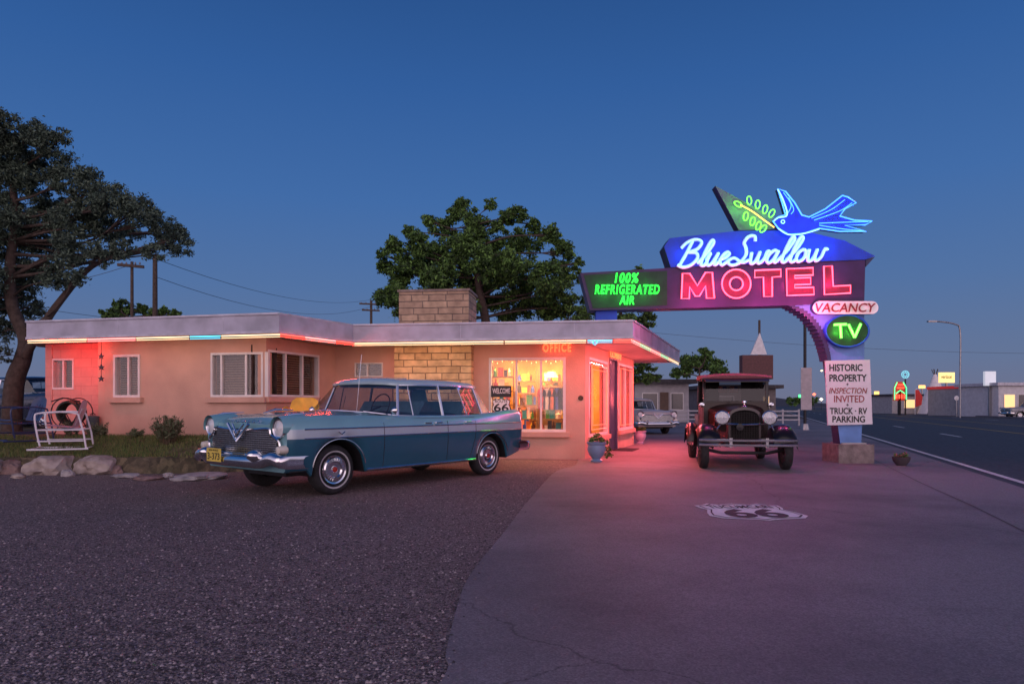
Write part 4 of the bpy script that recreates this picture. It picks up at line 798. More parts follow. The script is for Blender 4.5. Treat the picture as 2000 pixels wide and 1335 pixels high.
q=MB(); F_=[(-1.12,-.58,1.25),(-1.12,.58,1.25),(-1.19,.58,1.67),(-1.19,-.58,1.67)]; q.tube([V(*p)+V(.015,0,0) for p in F_],.012,6,closed=True); q.build('windshield_frame',dkm,ws_)
for s in(1,-1):
    q=MB(); q.add([(-1.2,.625*s,1.23),(-1.9,.635*s,1.23),(-1.9,.63*s,1.67),(-1.25,.62*s,1.67)],[(0,1,2,3)]); q.build('side_window',MATS['truck glass'],tr)
    q=MB(); q.tube([(-1.14,.64*s,.60),(-1.14,.638*s,1.21)],.005,4); q.tube([(-1.85,.655*s,.60),(-1.85,.655*s,1.21)],.005,4); q.build('door_seam',black,tr)
q=MB(); rws=[]
for x,dz in((-1.02,-.035),(-1.08,0),(-1.5,.03),(-1.9,.02),(-2.0,-.03)): rws.append([(x,y,1.755+dz+.060*math.cos(y/.68*1.35)-.01) for y in np.linspace(-.68,.68,13)])
q.grid(rws); rws2=[[(x,y,1.70) for x,y,z in r_] for r_ in rws]; q.grid(rws2)
for side in (0,-1): q.add(rws[side]+rws2[side][::-1],[tuple(range(26))])
for k in (0,-1): q.add([r_[k] for r_ in rws]+[r_[k] for r_ in rws2][::-1],[tuple(range(10))])
q.build('roof',top,tr,smooth=40)
q=MB(); q.prism([(-1.05,-.62,1.71),(-.84,-.60,1.63),(-.84,.60,1.63),(-1.05,.62,1.71)],V(0,0,.015)); q.build('visor',mar,tr)
MB().bbox(-1.80,-1.55,-.5,.5,.75,1.25).build('seat',mat('truck seat',(.03,.02,.018),.7),tr)
q=MB(); q.tube([V(-1.4,.28,1.15)+V(-.08*math.sin(t),math.cos(t)*.19,math.sin(t)*.17) for t in np.linspace(0,2*math.pi,18,False)],.010,6,closed=True); q.tube([(-1.4,.28,1.15),(-1.15,.28,1.02)],.012,6); q.build('steering_wheel',black,tr)
q=MB(); q.bbox(-3.25,-2.02,-.58,.58,.62,.66)
for s in(1,-1): q.bbox(-3.25,-2.02,.60*s-.02,.60*s+.02,.58,.98)
q.bbox(-3.27,-3.25,-.6,.6,.58,.98); q.bbox(-2.02,-2.0,-.6,.6,.58,.98); q.build('bed',mar2,tr)
q=MB()
for z in(.47,.555):
    q.grid([[(.60-.12*abs(y/.82)**3+a,y,z+b) for a,b in((0,-.022),(.012,-.017),(.014,.017),(0,.022))] for y in np.linspace(-.84,.84,21)])
q.bbox(.56,.60,-.33,-.28,.43,.60); q.bbox(.56,.60,.28,.33,.43,.60); q.build('bumper',chrome,tr,smooth=50)
q=MB(); q.bar((.25,-.32,.47),(.58,-.30,.51),.03,.05); q.bar((.25,.32,.47),(.58,.30,.51),.03,.05); q.build('bumper_bracket',black,tr)
M_=tr.matrix_basis.copy()
for k,yy in enumerate((-.10,-.32)):
    f=thing('flag','small striped flag inside the truck windshield, '+('nearer the middle' if k==0 else 'nearer the post'),'flag',tuple(M_@V(-1.231,yy+.16,1.26)))
    q=MB()
    for i in range(7): q.bbox(-1.235,-1.232,yy,yy+.16,1.44+i*.016,1.44+i*.016+.0155,i%2)
    q.bbox(-1.230,-1.2295,yy+.09,yy+.16,1.50,1.552,2)
    q.v=[M_@v for v in q.v]
    q.build('flag_cloth',[mat('flag red',(.7,.03,.04),.7),mat('flag white',(.9,.9,.9),.7),mat('flag blue',(.03,.05,.3),.7)],f,True)
    q=MB(); q.tube([(-1.231,yy+.165,1.56),(-1.231,yy+.165,1.26)],.003,5); q.v=[M_@v for v in q.v]; q.build('flag_stick',ws,f,True)
# ================================================================= FOLIAGE
def foliage(name,clumps,n,leaf,mats,parent,sub=14,spread=.30,elong=1.0,kmin=12):
    pts=[]; tot=sum(c[1]**2 for c in clumps)
    for c,r in clumps:
        k=max(kmin,int(n*r*r/tot)); ns=max(4,int(sub*(.6+random.random()*.8)))
        d=np.random.randn(ns,3); d/=np.linalg.norm(d,axis=1)[:,None]; rad=(np.random.rand(ns)**.45)[:,None]*1.12; sc_=d*rad*r*np.array([1,1,.9])
        idx=np.random.randint(0,ns,k); sr=r*spread*(.5+.9*np.random.rand(ns))[idx]
        pts.append(np.array(c)[None]+sc_[idx]+np.random.randn(k,3)*sr[:,None]*.5*np.array([1.15,1.15,.8]))
    P=np.concatenate(pts); K=len(P); a=np.random.randn(K,3); a/=np.linalg.norm(a,axis=1)[:,None]; b=np.random.randn(K,3); b-=a*(a*b).sum(1)[:,None]; b/=np.linalg.norm(b,axis=1)[:,None]
    s=(leaf*(.6+.8*np.random.rand(K)))[:,None]; vv=np.stack([P-a*s*elong,P-b*s*.45,P+a*s*elong,P+b*s*.45],1).reshape(-1,3)
    o=npmesh(name,vv-np.array(parent.location)[None],np.arange(K*4).reshape(-1,4),mats,np.random.choice(len(mats),K)); o.parent=parent; return o
def tree(name,label,base,nodes,r0,clumps,n,leaf,mats,sub=14,spread=.3,elong=1.0,bk=1.0):
    t=thing(name,label,'tree',base); q=MB(); P=catmull(nodes,4); q.tube(P,[r0*(1-.72*i/(len(P)-1)) for i in range(len(P))],9)
    for c,r in clumps:
        c=Vector(c); cand=[p for p in P if p.z<c.z-.15] or [P[0]]; s=min(cand,key=lambda p:(p-c).length)
        md=s.lerp(c,.5)+V(random.uniform(-.3,.3),random.uniform(-.3,.3),(c-s).length*random.uniform(-.14,.08)); L_=catmull([s,md,c],5); rb=min(r0*.35,.025+.018*(c-s).length)*bk
        q.tube(L_,[rb*(1-.8*i/(len(L_)-1)) for i in range(len(L_))],6)
        for _ in range(4):
            e=c+V(*[random.gauss(0,1) for _ in range(3)]).normalized()*r*.8; q.tube([L_[-4],c.lerp(e,.5),e],[rb*.4,rb*.25,.006],4)
    q.build('trunk',mat('bark',(.075,.055,.045),.95,0,.35,9,.8,20),t,True,60)
    foliage('crown',clumps,n,leaf,mats,t,sub,spread,elong); return t
def CL(lst,Y,dj=1.0,k=1.0):
    return [(tuple(W(a[0],a[1],Y+random.uniform(-dj,dj))),a[2]*k/F*Y) for a in lst]
jun=[mat('juniper dark',(.028,.05,.038),.9),mat('juniper mid',(.062,.105,.072),.9),mat('juniper light',(.12,.175,.12),.9)]
JL=[(-10,265,45),(45,265,38),(95,290,36),(10,320,45),(70,340,44),(130,345,30),(170,370,36),(215,395,36),(265,410,30),(20,390,48),(95,400,42),(150,425,40),(205,440,36),(250,450,28),(325,452,32),(345,480,26),(300,432,22),(15,460,48),(75,470,42),(135,490,34),(190,495,26),(240,488,20),(10,530,44),(60,540,34),(110,545,26),(15,595,38),(60,600,26),(150,540,18),(-60,300,70),(-70,430,80),(-60,560,60),(300,490,20),(5,645,26),(355,455,16),(0,235,22),(180,345,18),(285,400,14),(120,268,16),(40,300,30),(185,410,26),(110,440,30),(50,430,30),(40,570,28),(95,520,26),(-5,690,22)]
jt=tree('juniper_tree','large gnarled juniper tree leaning over the left end of the motel',(W(22,800,16.8).x,16.8,.5),[V(W(22,800,16.8).x,16.8,.4),W(28,750,16.8),W(45,700,16.9),W(50,660,17),W(25,600,17),W(20,520,17),W(30,420,17.2),W(20,320,17.3)],.24,CL(JL,17,1.3,.95),125000,.034,jun,sub=32,spread=.32,elong=1.3,bk=.6)
q=MB(); Pl=catmull([W(40,712,16.9),W(75,650,16.7),W(120,585,16.6),W(180,520,16.6),W(260,490,16.7),W(330,470,16.8)],5); q.tube(Pl,[.12*(1-.8*i/(len(Pl)-1)) for i in range(len(Pl))],8); q.build('limb',MATS['bark'],jt,True,60)
dec=[mat('leaf dark',(.025,.055,.014),.8),mat('leaf mid',(.07,.15,.032),.8),mat('leaf light',(.13,.26,.05),.8)]
DL=[(903,398,15),(890,420,20),(865,445,24),(930,432,26),(985,435,22),(1012,420,18),(815,475,24),(768,485,20),(850,492,30),(910,478,32),(965,485,32),(1025,475,32),(1078,460,20),(1098,495,22),(788,530,30),(752,520,16),(850,545,34),(920,545,36),(990,540,36),(1055,540,34),(1108,540,24),(768,585,30),(745,575,14),(830,598,34),(1000,598,36),(1060,598,36),(1112,598,30),(1138,618,18),(890,598,34),(1130,515,11),(836,430,11),(957,400,11),(1043,438,13),(798,453,11),(742,495,9),(880,515,30),(945,515,30),(1000,510,30),(820,515,24),(1080,570,26),(870,575,30),(950,575,34),(1030,570,30),(940,460,22)]
tree('leafy_tree','broad leafy tree rising behind the stone chimney',(W(945,0,27).x,27,0),[V(W(945,0,27).x,27,0),W(945,720,27),W(950,640,27),W(935,560,27),W(930,500,27),W(925,440,27)],.26,CL(DL,27,2.0,1.0),112000,.072,dec,sub=26,spread=.31,bk=.6)
tree('leafy_tree','smaller leafy tree seen below the green part of the sign',(W(1225,0,29).x,29,0),[V(W(1225,0,29).x,29,0),W(1225,720,29),W(1215,640,29),W(1210,590,29)],.2,CL([(1245,545,22),(1210,560,28),(1245,600,28),(1262,625,18),(1160,600,26),(1190,590,30),(1225,640,30),(1262,700,20),(1245,725,24),(1270,735,16)],29,1.2),16000,.08,dec)
tree('leafy_tree','low spreading tree left of the old truck cab',(W(1365,0,44).x,44,0),[V(W(1365,0,44).x,44,0),W(1366,760,44),W(1366,720,44)],.15,CL([(1340,715,20),(1368,700,22),(1395,718,18),(1325,730,12),(1380,690,10),(1410,725,12)],44,1.0),8000,.11,dec)
tree('leafy_tree','round bush top peeking over the wing roof at left',(W(250,0,30).x,30,0),[V(W(250,0,30).x,30,0),W(250,680,30),W(250,620,30)],.15,CL([(240,605,18),(275,605,16),(215,612,14),(310,610,14),(340,612,10)],30,1),5000,.09,dec)
for px,py,wr,lb in ((1700,784,50,'dark distant trees left along the far road'),(1570,786,30,'dark distant trees where the road vanishes')):
    t=thing('distant_tree',lb,'tree',(W(px,0,170).x,170,0)); q=MB(); q.tube([V(t.location.x,170,0),V(t.location.x,170,3)],.3,6); q.build('trunk',woodd,t,True)
    foliage('crown',CL([(px+dx,py-abs(math.sin(dx))*4,6+3*abs(math.cos(dx))) for dx in range(-wr,wr,9)],170,4),2500,.35,dec,t,sub=6)
shr=[mat('shrub green',(.10,.14,.06),.85),mat('shrub grey green',(.19,.20,.12),.85)]
def shrub(px,w_,h_,Y,label,n=1500):
    x=(px-1000)/F*Y; z=gz(x,Y); t=thing('shrub',label,'shrub',(x,Y,z)); s=Y/F; q=MB(); cl_=[]
    for i in range(n//12):
        a=random.uniform(0,6.28); tilt=random.uniform(.0,.9); L_=h_*s*random.uniform(.6,1.1); d=V(math.cos(a)*tilt*w_/h_*.6,math.sin(a)*tilt*w_/h_*.6,1).normalized(); p0=V(x,Y,z)+V(random.gauss(0,.05),random.gauss(0,.05),0); e=p0+d*L_*.6; f=e+(d+V(0,0,.1))*L_*.4; q.tube([p0,e,f],[.005,.004,.002],3,caps=False)
        for k in range(4): cl_.append((tuple(p0.lerp(f,random.uniform(.4,1))),.03))
    q.build('stem',mat('stem brown',(.17,.13,.08),.9),t,True); foliage('leaves',cl_,n,.016,shr,t,sub=4,spread=.5,elong=1.8,kmin=6); return t
shrub(328,78,52,13.1,'grey green bushy shrub in the bed before the wing window',2400)
shrub(190,70,26,13.7,'low spreading plant right of the white chair',900)
shrub(140,40,26,14.2,'small plant below the hose reel',500)
shrub(265,36,18,13.6,'tiny low plant left of the bushy shrub',400)
def pot(px,pyb,sc,col,label,flow):
    p=G(px,pyb,.012); t=thing('flower_pot',label,'pot',(p.x,p.y,.012)); MB().lathe([(0,0),(.11*sc,0),(.12*sc,.03*sc),(.08*sc,.06*sc),(.15*sc,.14*sc),(.19*sc,.25*sc),(.17*sc,.33*sc),(.20*sc,.38*sc),(.20*sc,.40*sc),(.165*sc,.40*sc),(.15*sc,.33*sc),(0,.33*sc)],(0,0,0),V(0,0,1),24).build('pot_body',mat(col[0],col[1],.4,0,.1,4,coat=.3),t,smooth=40)
    foliage('plant',[((p.x+dx*sc,p.y+dy,.012+z*sc),.07*sc) for dx,dy,z in flow],900,.025,dec,t,sub=6,spread=.5); return t
pot(1165,901,1.05,('pot blue glaze',(.16,.26,.42)),'blue glazed urn pot with trailing plant beside the office corner',[(-.05,0,.45),(.08,0,.43),(.17,0,.36),(.22,0,.25),(.24,-.02,.12),(-.1,0,.42),(0,.05,.5)])
pot(1250,866,1.0,('pot lilac glaze',(.45,.35,.48)),'lilac urn pot at the far end of the office wall',[(0,0,.42),(.08,0,.44)])
p=G(1760,908,.012); t=thing('planter_basket','small round wire basket planter on the concrete right of the sign post','planter',(p.x,p.y,.012)); MB().lathe([(0,0),(.09,0),(.15,.08),(.17,.17),(.155,.17),(.13,.1),(0,.1)],(0,0,0),V(0,0,1),18).build('basket',mat('basket dark',(.06,.05,.06),.7),t,smooth=40); foliage('plant',[((p.x+a,p.y,.2),.05) for a in(-.1,0,.1)],700,.02,dec+[mat('petal pink',(.5,.1,.2),.6)],t,sub=6,spread=.5)
# ================================================================= LAWN FURNITURE
def lawn_chair(px,Y,z,rz,sc,mc,ms,label):
    t=thing('lawn_chair',label,'chair',((px-1000)/F*Y,Y,z),rz,None,sc)
    MB().grid([[(x,y,zz+.015*(y/.27)**2) for y in np.linspace(-.27,.27,9)] for x,zz in [(.28,.40),(.26,.42),(.0,.39),(-.22,.37)]]).build('seat',ms,t,smooth=50)
    rows=[]
    for k,(x,zz) in enumerate([(-.22,.39),(-.27,.5),(-.32,.66),(-.36,.8),(-.37,.86)]):
        wd=[.27,.29,.30,.26,.16][k]; rows.append([(x+.03*(y/wd)**2,y,zz) for y in np.linspace(-wd,wd,9)])
    bo=MB().grid(rows).build('backrest',ms,t,smooth=50)
    for i in range(5): y=-.2+.1*i; MB().tube([(-.225,y,.42),(-.335,y,.72)],.006,4).build('rib',mc,bo)
    for s in(1,-1):
        q=MB(); q.tube(catmull([(-.30,.33*s,.62),(-.1,.34*s,.66),(.25,.34*s,.64),(.33,.34*s,.58),(.30,.34*s,.3),(.26,.33*s,.08)],5),.016,7); q.build('armrest',mc,t,smooth=50)
        q=MB(); q.tube(catmull([(.45,.33*s,.02),(.2,.33*s,.018),(-.3,.33*s,.018),(-.45,.33*s,.02)],4),.016,7); q.tube([(-.3,.33*s,.62),(-.38,.33*s,.3),(-.42,.33*s,.02)],.016,7); q.tube([(.3,.33*s,.35),(-.36,.33*s,.35)],.013,7); q.tube([(.3,.33*s,.16),(-.38,.33*s,.16)],.013,7); q.build('leg_frame',mc,t,smooth=50)
    for x,zz in((.3,.35),(-.36,.35),(.38,.03),(-.42,.03)): MB().tube([(x,-.33,zz),(x,.33,zz)],.013,7).build('crossbar',mc,t)
    return t
wm=mat('chair white enamel',(.80,.78,.82),.35,0,.08,6,coat=.3); pk=mat('chair pink enamel',(.60,.36,.44),.4,0,.08,6); nvy=mat('chair navy enamel',(.03,.045,.12),.35,0,.1,6,coat=.3); yel=mat('chair yellow enamel',(.75,.45,.03),.4)
lawn_chair(122,12.6,gz(-8.2,12.75)+.03,R(-158),1.05,wm,pk,'white tubular metal lawn chair with pink seat behind the boulders')
lawn_chair(42,13.2,gz(-9.4,13.2)+.03,R(-120),1.0,nvy,nvy,'dark navy metal lawn chair at the far left')
lawn_chair(592,13.4,gz(-4.1,13.4)+.01,R(-80),.96,yel,yel,'yellow metal lawn chair half hidden behind the blue sedan')
x=(147-1000)/F*14.5; t=thing('hose_reel','dark coiled hose reel standing before the red block wall','hose reel',(x,14.4,.57),0,None,1.2)
q=MB()
for k in range(5): q.tube([V(0,-.12+.05*k,.40)+V(math.cos(a)*(.19+.01*(k%2)),0,math.sin(a)*(.19+.01*(k%2))) for a in np.linspace(0,2*math.pi,22,False)],.022,6,closed=True)
q.build('hose',mat('hose green black',(.03,.04,.03),.5),t,smooth=50)
q=MB()
for y in(-.17,.17):
    q.tube([V(0,y,.40)+V(math.cos(a)*.26,0,math.sin(a)*.26) for a in np.linspace(0,2*math.pi,22,False)],.01,6,closed=True)
    q.tube([(-.22,y,0),(0,y,.40),(.22,y,0)],.012,6)
q.tube([(0,-.2,.40),(0,.2,.40)],.015,6); q.tube([(-.25,-.17,.60),(.0,-.25,.66),(.25,-.17,.60)],.01,6); q.build('frame',black,t)
x=(190-1000)/F*14.5; t=thing('metal_can','dark upright metal can standing beside the hose reel','can',(x,14.35,.56)); MB().lathe([(0,0),(.11,0),(.12,.38),(.125,.40),(.12,.42),(0,.45)],(0,0,0),V(0,0,1),16).build('can_body',mat('can dark',(.06,.07,.08),.5),t,smooth=40); MB().tube([(-.05,0,.45),(0,0,.50),(.05,0,.45)],.01,6).build('lid_handle',black,t)
t=thing('wind_chime','hanging star ornament on a chain under the wing eave','ornament',tuple(W(198,672,14.25)))
MB().tube([(0,0,2.58-t.location.z),(0,0,-.75)],.006,5).build('chain',black,t)
for k,zz in enumerate((-.25,-.48,-.72)):
    MB().prism([(math.cos(R(90+36*i))*(.07 if i%2==0 else .03),-.012,math.sin(R(90+36*i))*(.07 if i%2==0 else .03)+zz) for i in range(10)],V(0,.024,0)).build('star',mat('star metal',(.05,.04,.05),.4,.6),t)
q=MB(); q.lathe([(0,.03),(.05,.03),(.06,0)],WF.p(.10,CH+.15,.0),WF.n,14); q.build('wall_plaque',mat('plaque bronze',(.08,.05,.03),.5,.5),MOT,True)
p=G(1215,878,.0135); tag(MB().box((p.x+.1,p.y,.024),(1.0,.55,.02),R(70)).build('door_mat',mat('mat black',(.02,.02,.02),.95,0,.4,60,.6,80)),'dark door mat on the concrete beside the office door','mat')
# ================================================================= BACKGROUND
def pole(px,Y,ztop,r,label,arms=(),z0=0):
    x=(px-1000)/F*Y; t=thing('utility_pole',label,'pole',(x,Y,z0)); MB().tube([(0,0,-.1),(0,0,ztop-z0)],[r,r*.7],8).build('shaft',woodd,t,smooth=50)
    for zz,L_,an in arms:
        MB().obox((0,-r,zz-z0),V(math.cos(an),math.sin(an),0)*L_/2,V(0,.05,0),V(0,0,.06)).build('crossarm',woodd,t)
        for k in(-1,-.5,.5,1): MB().lathe([(.03,0),(.045,.05),(.02,.1),(0,.11)],(math.cos(an)*L_*.45*k,-r,zz-z0+.06),V(0,0,1),8).build('insulator',mat('insulator',(.2,.2,.22),.3),t)
    return t
pole(258,30,7.5,.09,'slim wooden utility pole with crossarm beyond the left wing roof',[(7.3,1.0,.5)])
pole(303,26,6.9,.12,'thicker wooden utility pole right of the crossarm pole')
pole(725,55,9.6,.14,'distant wooden utility pole left of the leafy tree',[(9.3,1.8,.3),(8.8,1.4,.3)])
pole(1483,58,8.4,.14,'bare dark pole beside the white triangular sign top')
def wire(a,b,sag):
    a=Vector(a);b=Vector(b); return [a.lerp(b,t)-V(0,0,sag*4*t*(1-t)) for t in np.linspace(0,1,16)]
for k,(p1,p2,sg,lb) in enumerate([(W(303,505,26),W(725,585,55),.8,'upper power wire running right from the thick pole'),(W(303,540,26),W(725,598,55),1.0,'lower power wire running right from the thick pole'),(W(-60,560,30),W(258,516,30),.4,'wire crossing behind the juniper to the crossarm pole'),(W(60,600,28),W(725,640,55),.6,'low wire just above the wing roof'),(W(1180,640,60),W(2100,690,70),.6,'long thin wire crossing the sky right of the sign post')]):
    tag(MB().tube(wire(p1,p2,sg),.011 if k<4 else .015,4).build('power_wire',black),lb,'wire')
pt=thing('street_pole','tall thin dark pole with small white sign left of the motel sign post','pole',(W(1572,0,33).x,33,0)); MB().tube([(0,0,0),(0,0,1.22+175/F*33)],.075,8).build('shaft',black,pt,smooth=50); MB().bbox(-.24,.28,-.12,-.10,1.22-10/F*33,1.22+72/F*33).build('sign_panel',mat('old sign panel',(.45,.40,.42),.6,0,.15,5),pt); MB().lathe([(.22,0),(.16,.3),(.12,.32)],(0,0,0),V(0,0,1),10).build('base',dullmetal,pt)
sl=thing('street_lamp','tall curved-arm street lamp across the road','street lamp',(W(1875,0,64).x,64,0)); zt=1.22+150/F*64
MB().tube(catmull([V(0,0,0),V(0,0,4),V(0,0,zt-.4),V(-.5,0,zt+.35),V(-2.3,0,zt+.62)],6),.075,8).build('pole',dullmetal,sl,smooth=50); MB().box((-2.65,0,zt+.6),(.8,.3,.14)).build('lamp_head',dullmetal,sl)
for (px,Y,h),nm in zip(((1620,140,8),(1655,180,9),(1690,230,9)),('nearest','middle','farthest')):
    t=thing('street_lamp',f'small distant street lamp over the far road, {nm} of the far three','street lamp',(W(px,0,Y).x,Y,0)); MB().tube([(0,0,0),(0,0,h),(-1.5,0,h+.3)],.1,6).build('pole',dullmetal,t); MB().lathe([(0,-.2),(.3,0),(0,.2)],(-1.6,0,h+.2),V(0,0,1),8).build('lamp_head',neon('lamp warm',(1,.75,.4),3),t)
fenp=mat('fence dull white',(.42,.41,.44),.7,0,.15,5)
def fence(p,q_,n,label):
    p=Vector(p);q_=Vector(q_); t=thing('rail_fence',label,'fence',tuple(p)); d=q_-p
    for i in range(n+1): c=p+d*i/n; MB().box(c+V(0,0,.48),(.09,.09,.96)).build('post',fenp,t,True)
    for z in(.35,.60,.85): MB().bar(p+V(0,-.06,z),q_+V(0,-.06,z),.03,.08).build('rail',fenp,t,True)
fence(G(1312,829),G(1370,829)+V(.2,0,0),2,'white three-rail fence left of the old truck'); fence(G(1497,831),G(1560,831),2,'white three-rail fence right of the old truck')
def house(label,x0,x1,Y,depth,h,wm_,rm,win,door=None,over=.5):
    t=thing('building',label,'building',((x0+x1)/2,Y,0)); MB().bbox(x0,x1,Y,Y+depth,0,h).build('wall',wm_,t,True); MB().bbox(x0-over,x1+over,Y-over,Y+depth+over,h+.003,h+.3).build('roof',rm,t,True)
    for (a,b,c,d,m) in win:
        wq=MB().bbox(a-.06,b+.06,Y-.05,Y-.003,c-.06,d+.06).build('window',frmw,t,True); MB().bbox(a,b,Y-.07,Y-.052,c,d).build('pane',m,wq,True)
    if door: MB().bbox(door[0],door[1],Y-.06,Y-.004,0,2.1).build('door',mat('door brown',(.1,.06,.04),.6),t,True)
    return t
dg=mat('dark pane',(.03,.035,.045),.15,coat=.5); warmp=neon('warm pane',(1,.6,.25),1.2); wallw=mat('faded white siding',(.38,.37,.38),.8,0,.15,3,.2); walld=mat('dim wall',(.16,.14,.14),.8,0,.2,3); roofd=mat('dark roofing',(.06,.055,.06),.8,0,.3,5,.4)
house('low dim house with white siding behind the cream car',W(1240,0,48).x,W(1345,0,48).x,48,8,2.7,wallw,roofd,[(9.2,10.2,.9,2.0,dg),(11.2,12.0,.9,2.0,dg)],door=(10.4,11.0))
house('long low dim building behind the old truck',W(1385,0,58).x,W(1515,0,58).x,58,8,2.6,walld,roofd,[(17.5,18.8,1,1.9,dg),(20.3,21.8,1,1.9,warmp)])
t=thing('roof_sign','dark boxy sign topped by a white triangle behind the truck','sign',(W(1480,0,56).x,56,0)); x0=W(1450,0,56).x;x1=W(1510,0,56).x
MB().bbox(x0,x1,56,56.8,1.22+50/F*56,1.22+97/F*56).build('panel',mat('dull red panel',(.12,.05,.05),.7),t,True); MB().prism([W(1466,692,56.2),W(1498,692,56.2),W(1484,650,56.2)],V(0,.2,0)).build('triangle',whitep,t,True)
MB().bbox(x0+.3,x0+.5,56.2,56.4,0,1.22+50/F*56).build('post',black,t,True); MB().bbox(x1-.5,x1-.3,56.2,56.4,0,1.22+50/F*56).build('post',black,t,True)
cx_=W(1826,0,92).x; t=thing('tepee_entrance','white stucco tepee cone shop entrance across the road','building',(cx_,92,0))
q=MB(); q.lathe([(2.1,0),(1.4,2.1),(.35,4.9),(.12,5.4),(0,5.4)],(cx_,92,0),V(0,0,1),20); q.build('cone',mat('tepee white',(.80,.76,.77),.8,0,.1,3),t,True,60)
for k in range(5): a=k*1.25; MB().tube([V(cx_,92,4.9),V(cx_+math.cos(a)*.4,92+math.sin(a)*.4,6.0)],.05,5).build('pole',woodd,t,True)
MB().prism([V(cx_-.5,89.9,0),V(cx_+.5,89.9,0),V(cx_,90.6,2.4)],V(0,.1,0)).build('door',dg,t,True)
house('low white shop wing beside the tepee',W(1742,0,94).x,W(1800,0,94).x,94,8,2.4,wallw,roofd,[(54,55.5,.8,1.9,warmp)],over=.2)
Y=82; t=thing('neon_sign','red and green neon roadside sign left of the tepee','sign',(W(1757,0,Y).x,Y,0)); x=t.location.x
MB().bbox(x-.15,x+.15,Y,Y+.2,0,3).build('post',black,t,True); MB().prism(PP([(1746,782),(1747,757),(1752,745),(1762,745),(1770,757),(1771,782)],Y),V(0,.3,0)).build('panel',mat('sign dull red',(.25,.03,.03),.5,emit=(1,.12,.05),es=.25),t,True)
q=MB()
for P in([(1747,780),(1747,757),(1752,746)],[(1770,780),(1770,757),(1764,746)],[(1750,768),(1758,762),(1767,768)]): q.tube(PP(P,Y-.1),.06,5)
q.build('neon_tube',neon('far green',(.1,1,.3),2),t,True)
q=MB()
for P in([(1751,778),(1751,770)],[(1756,778),(1756,770)],[(1761,778),(1761,770)],[(1766,778),(1766,770)],[(1752,757),(1766,757)],[(1754,751),(1764,751)]): q.tube(PP(P,Y-.1),.08,5)
q.build('neon_tube',neon('far red',(1,.06,.03),3),t,True)
q=MB(); q.tube(PP(oval(1768,731,7,7,16),Y-.1),.07,5,closed=True); q.tube(PP(oval(1768,731,3.5,3.5,12),Y-.1),.05,5,closed=True)
for k in range(8): a=k*math.pi/4; q.tube(PP([(1768+3*math.cos(a),731+3*math.sin(a)),(1768+7*math.cos(a),731+7*math.sin(a))],Y-.1),.04,4)
q.build('neon_ring',neon('far cyan',(.2,.6,.7),.9),t,True); MB().bar(W(1768,738,Y),V(W(1768,0,Y).x,Y,0),.12,.12).build('post',black,t,True)
def psign(px0,px1,py0,py1,Y,label,m,txt=None,tm=None):
    x0=W(px0,0,Y).x;x1=W(px1,0,Y).x; t=thing('pole_sign',label,'sign',((x0+x1)/2,Y,0)); zb=W(0,py1,Y).z; zt=W(0,py0,Y).z
    MB().bbox(x0,x1,Y-.15,Y+.15,zb,zt).build('panel',m,t,True); MB().bbox((x0+x1)/2-.1,(x0+x1)/2+.1,Y-.08,Y+.08,0,zb).build('post',dullmetal,t,True)
    if txt:
        q=MB()
        for s_,b in txt: ptext(q,s_,*b,Y-.16,depth=.01,offset=.01)
        q.build('lettering',tm,t,True)
    return t
psign(1834,1863,727,747,85,'lit yellow shop sign on a pole right of the tepee',neon('sign yellow lit',(1,.72,.25),1.3),[('verizon',(1838,732,1859,739))],wk)
psign(1922,1943,725,753,68,'white pole sign above the red shop',neon('sign white lit',(.7,.72,.8),.55))
psign(1876,1886,757,765,120,'small red lit sign left of the red shop',neon('far red',(1,.06,.03),3))
psign(1560,1569,770,776,150,'small green lit sign near the end of the road',neon('far green',(.1,1,.3),2))
psign(1708,1716,764,770,130,'small amber lit sign left of the neon roadside sign',neon('far amber',(1,.5,.12),2.5))
psign(1724,1738,774,779,125,'wide low red lit sign between the amber and neon signs',neon('far red',(1,.06,.03),3))
psign(1640,1650,772,777,160,'small white lit sign far down the road',neon('far white',(.9,.9,1),1.6))
psign(1795,1806,752,758,118,'small amber lit sign just left of the tepee cone',neon('far amber',(1,.5,.12),2.5))
psign(1868,1874,770,776,105,'tiny white lit sign beside the street lamp base',neon('far white',(.9,.9,1),1.6))
house('tiny lit roadside shop far down the road',W(1716,0,128).x,W(1748,0,128).x,128,5,2.6,wallw,roofd,[(W(1720,0,128).x,W(1728,0,128).x,.7,2.0,warmp),(W(1733,0,128).x,W(1742,0,128).x,.7,2.0,warmp)],over=.2)
house('long dim roadside building behind the street lamp',W(1855,0,110).x,W(1880,0,110).x,110,5,2.6,wallw,roofd,[(W(1860,0,110).x,W(1868,0,110).x,.7,2.0,warmp)],over=.2)
shopred=mat('shop red',(.50,.03,.04),.6,0,.1,3,emit=(1,.05,.05),es=.22)  # red paint with a small emission added so the shop looks lit
x0=W(1878,0,74).x; x1=W(1943,0,74).x
t=house('red fronted shop with lit sign across the road',x0,x1,74,6,3.0,wallw,shopred,[(x0+.3,x0+1.0,.5,2.1,warmp),(x0+1.25,x0+1.95,.5,2.1,warmp),(x0+2.3,x0+2.9,.5,2.1,dg)],over=.1)
MB().bbox(x0+.2,x1-1.1,73.6,73.75,2.40,3.35).build('sign_panel',neon('shop panel',(1,.75,.7),1.0),t,True)
for k in range(5): MB().bbox(x0+.45+k*.42,x0+.60+k*.42,73.57,73.595,2.6,3.15).build('panel_mark',shopred,t,True)
for k in range(4): MB().bbox(x0+.1+k*1.05,x0+.22+k*1.05,72.6,72.7,0,2.3).build('porch_post',shopred,t,True)
MB().bbox(x0-.1,x1+.1,72.5,73.5,2.303,2.38).build('porch_roof',shopred,t,True)
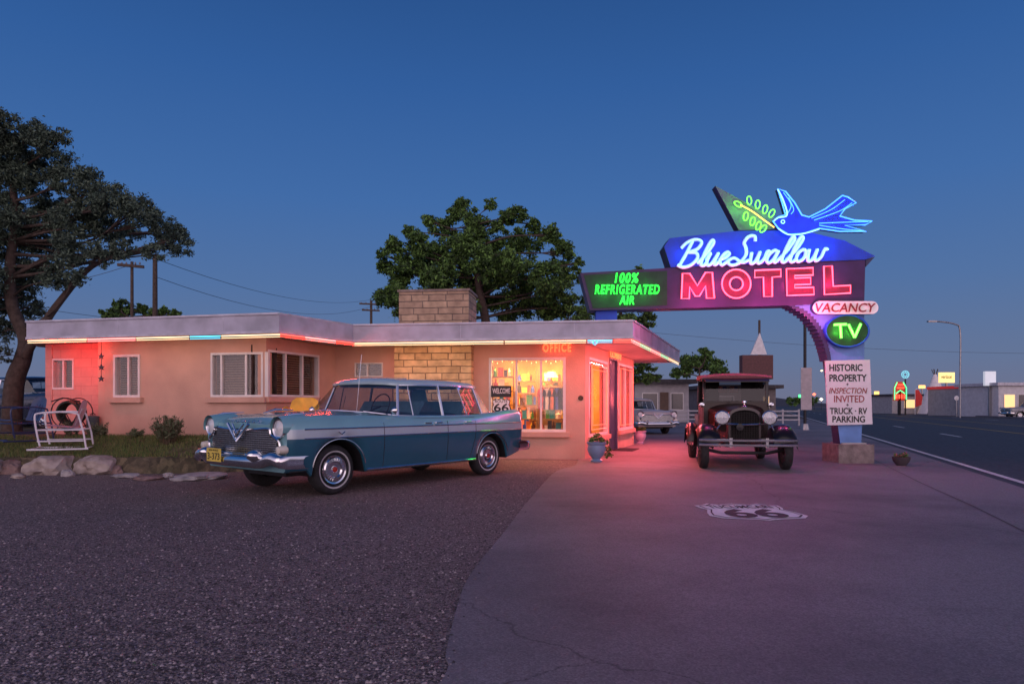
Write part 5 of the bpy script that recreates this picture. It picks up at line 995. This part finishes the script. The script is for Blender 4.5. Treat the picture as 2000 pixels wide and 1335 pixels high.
MB().bbox(x0-.1,x1+.1,72.74,72.8,.75,.82).build('porch_rail',whitep,t,True)
point('added shop light',(x0+1.6,73.2,2.2),(1,.6,.35),60)  # point light added without a fixture to brighten the shop front
house('white flat-roofed shop at the right edge across the road',W(1950,0,67).x,W(2080,0,67).x,67,6,3.1,mat('shop white siding',(.6,.6,.62),.7,0,.1,3),mat('roof trim pale',(.55,.55,.6),.7),[(48.3,49.3,.9,2.2,warmp),(49.7,50.7,.9,2.2,dg),(51.2,52.2,.9,2.2,warmp)],over=.3)
for px,lb in((1787,'left red feather flag beside the tepee'),(1817,'right red feather flag before the tepee')):
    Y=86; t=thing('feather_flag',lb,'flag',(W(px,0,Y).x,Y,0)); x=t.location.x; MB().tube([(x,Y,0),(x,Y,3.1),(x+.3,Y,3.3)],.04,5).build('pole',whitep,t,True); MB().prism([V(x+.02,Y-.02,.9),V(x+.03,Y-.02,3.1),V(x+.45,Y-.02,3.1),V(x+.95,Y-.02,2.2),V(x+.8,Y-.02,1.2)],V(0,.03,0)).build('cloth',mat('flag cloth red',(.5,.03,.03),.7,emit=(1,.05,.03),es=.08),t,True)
for px,lb in((1820,'left round white post sign before the tepee'),(1868,'right round white post sign on the far sidewalk')):
    Y=80 if px<1830 else 70; t=thing('sign_post',lb,'post',(W(px,0,Y).x,Y,0)); x=t.location.x; MB().tube([(x,Y,0),(x,Y,1.8)],.05,6).build('shaft',dullmetal,t,True); MB().lathe([(0,-.03),(.25,-.02),(.25,.02),(0,.03)],(x,Y,1.9),V(0,1,0),14).build('disc',whitep,t,True)
rows=[[V(x,520,-1) for x in np.linspace(-500,700,60)],[V(x,540,5+4*math.sin(x*.013)+2.5*math.sin(x*.04+1)) for x in np.linspace(-500,700,60)]]
MB().grid(rows).build('hills',mat('far hills',(.05,.06,.08),.95),kind='structure')
nth=["first","second","third","fourth","fifth","sixth","seventh","eighth","ninth","tenth","eleventh","twelfth","thirteenth","fourteenth"]
for k,px in enumerate([1575,1590,1604,1625,1640,1662,1678,1708,1715,1728,1735,1780,1806,1862]):
    Y=150+k*10; c=[(1,.6,.25),(1,.15,.08),(1,.8,.6),(.3,.8,1)][k%4]; nm=['amber','red','pale','cyan'][k%4]
    t=thing('distant_lamp',f'{nm} point of light low over the far road, {nth[k]} from the truck','lamp',(W(px,0,Y).x,Y,0)); zz=random.uniform(1.6,5.0); MB().tube([(0,0,0),(0,0,zz)],.05,4).build('post',black,t); MB().lathe([(0,-.4),(.45,0),(0,.4)],(0,0,zz),V(0,0,1),8).build('bulb',neon('town light '+nm,c,3.5),t)
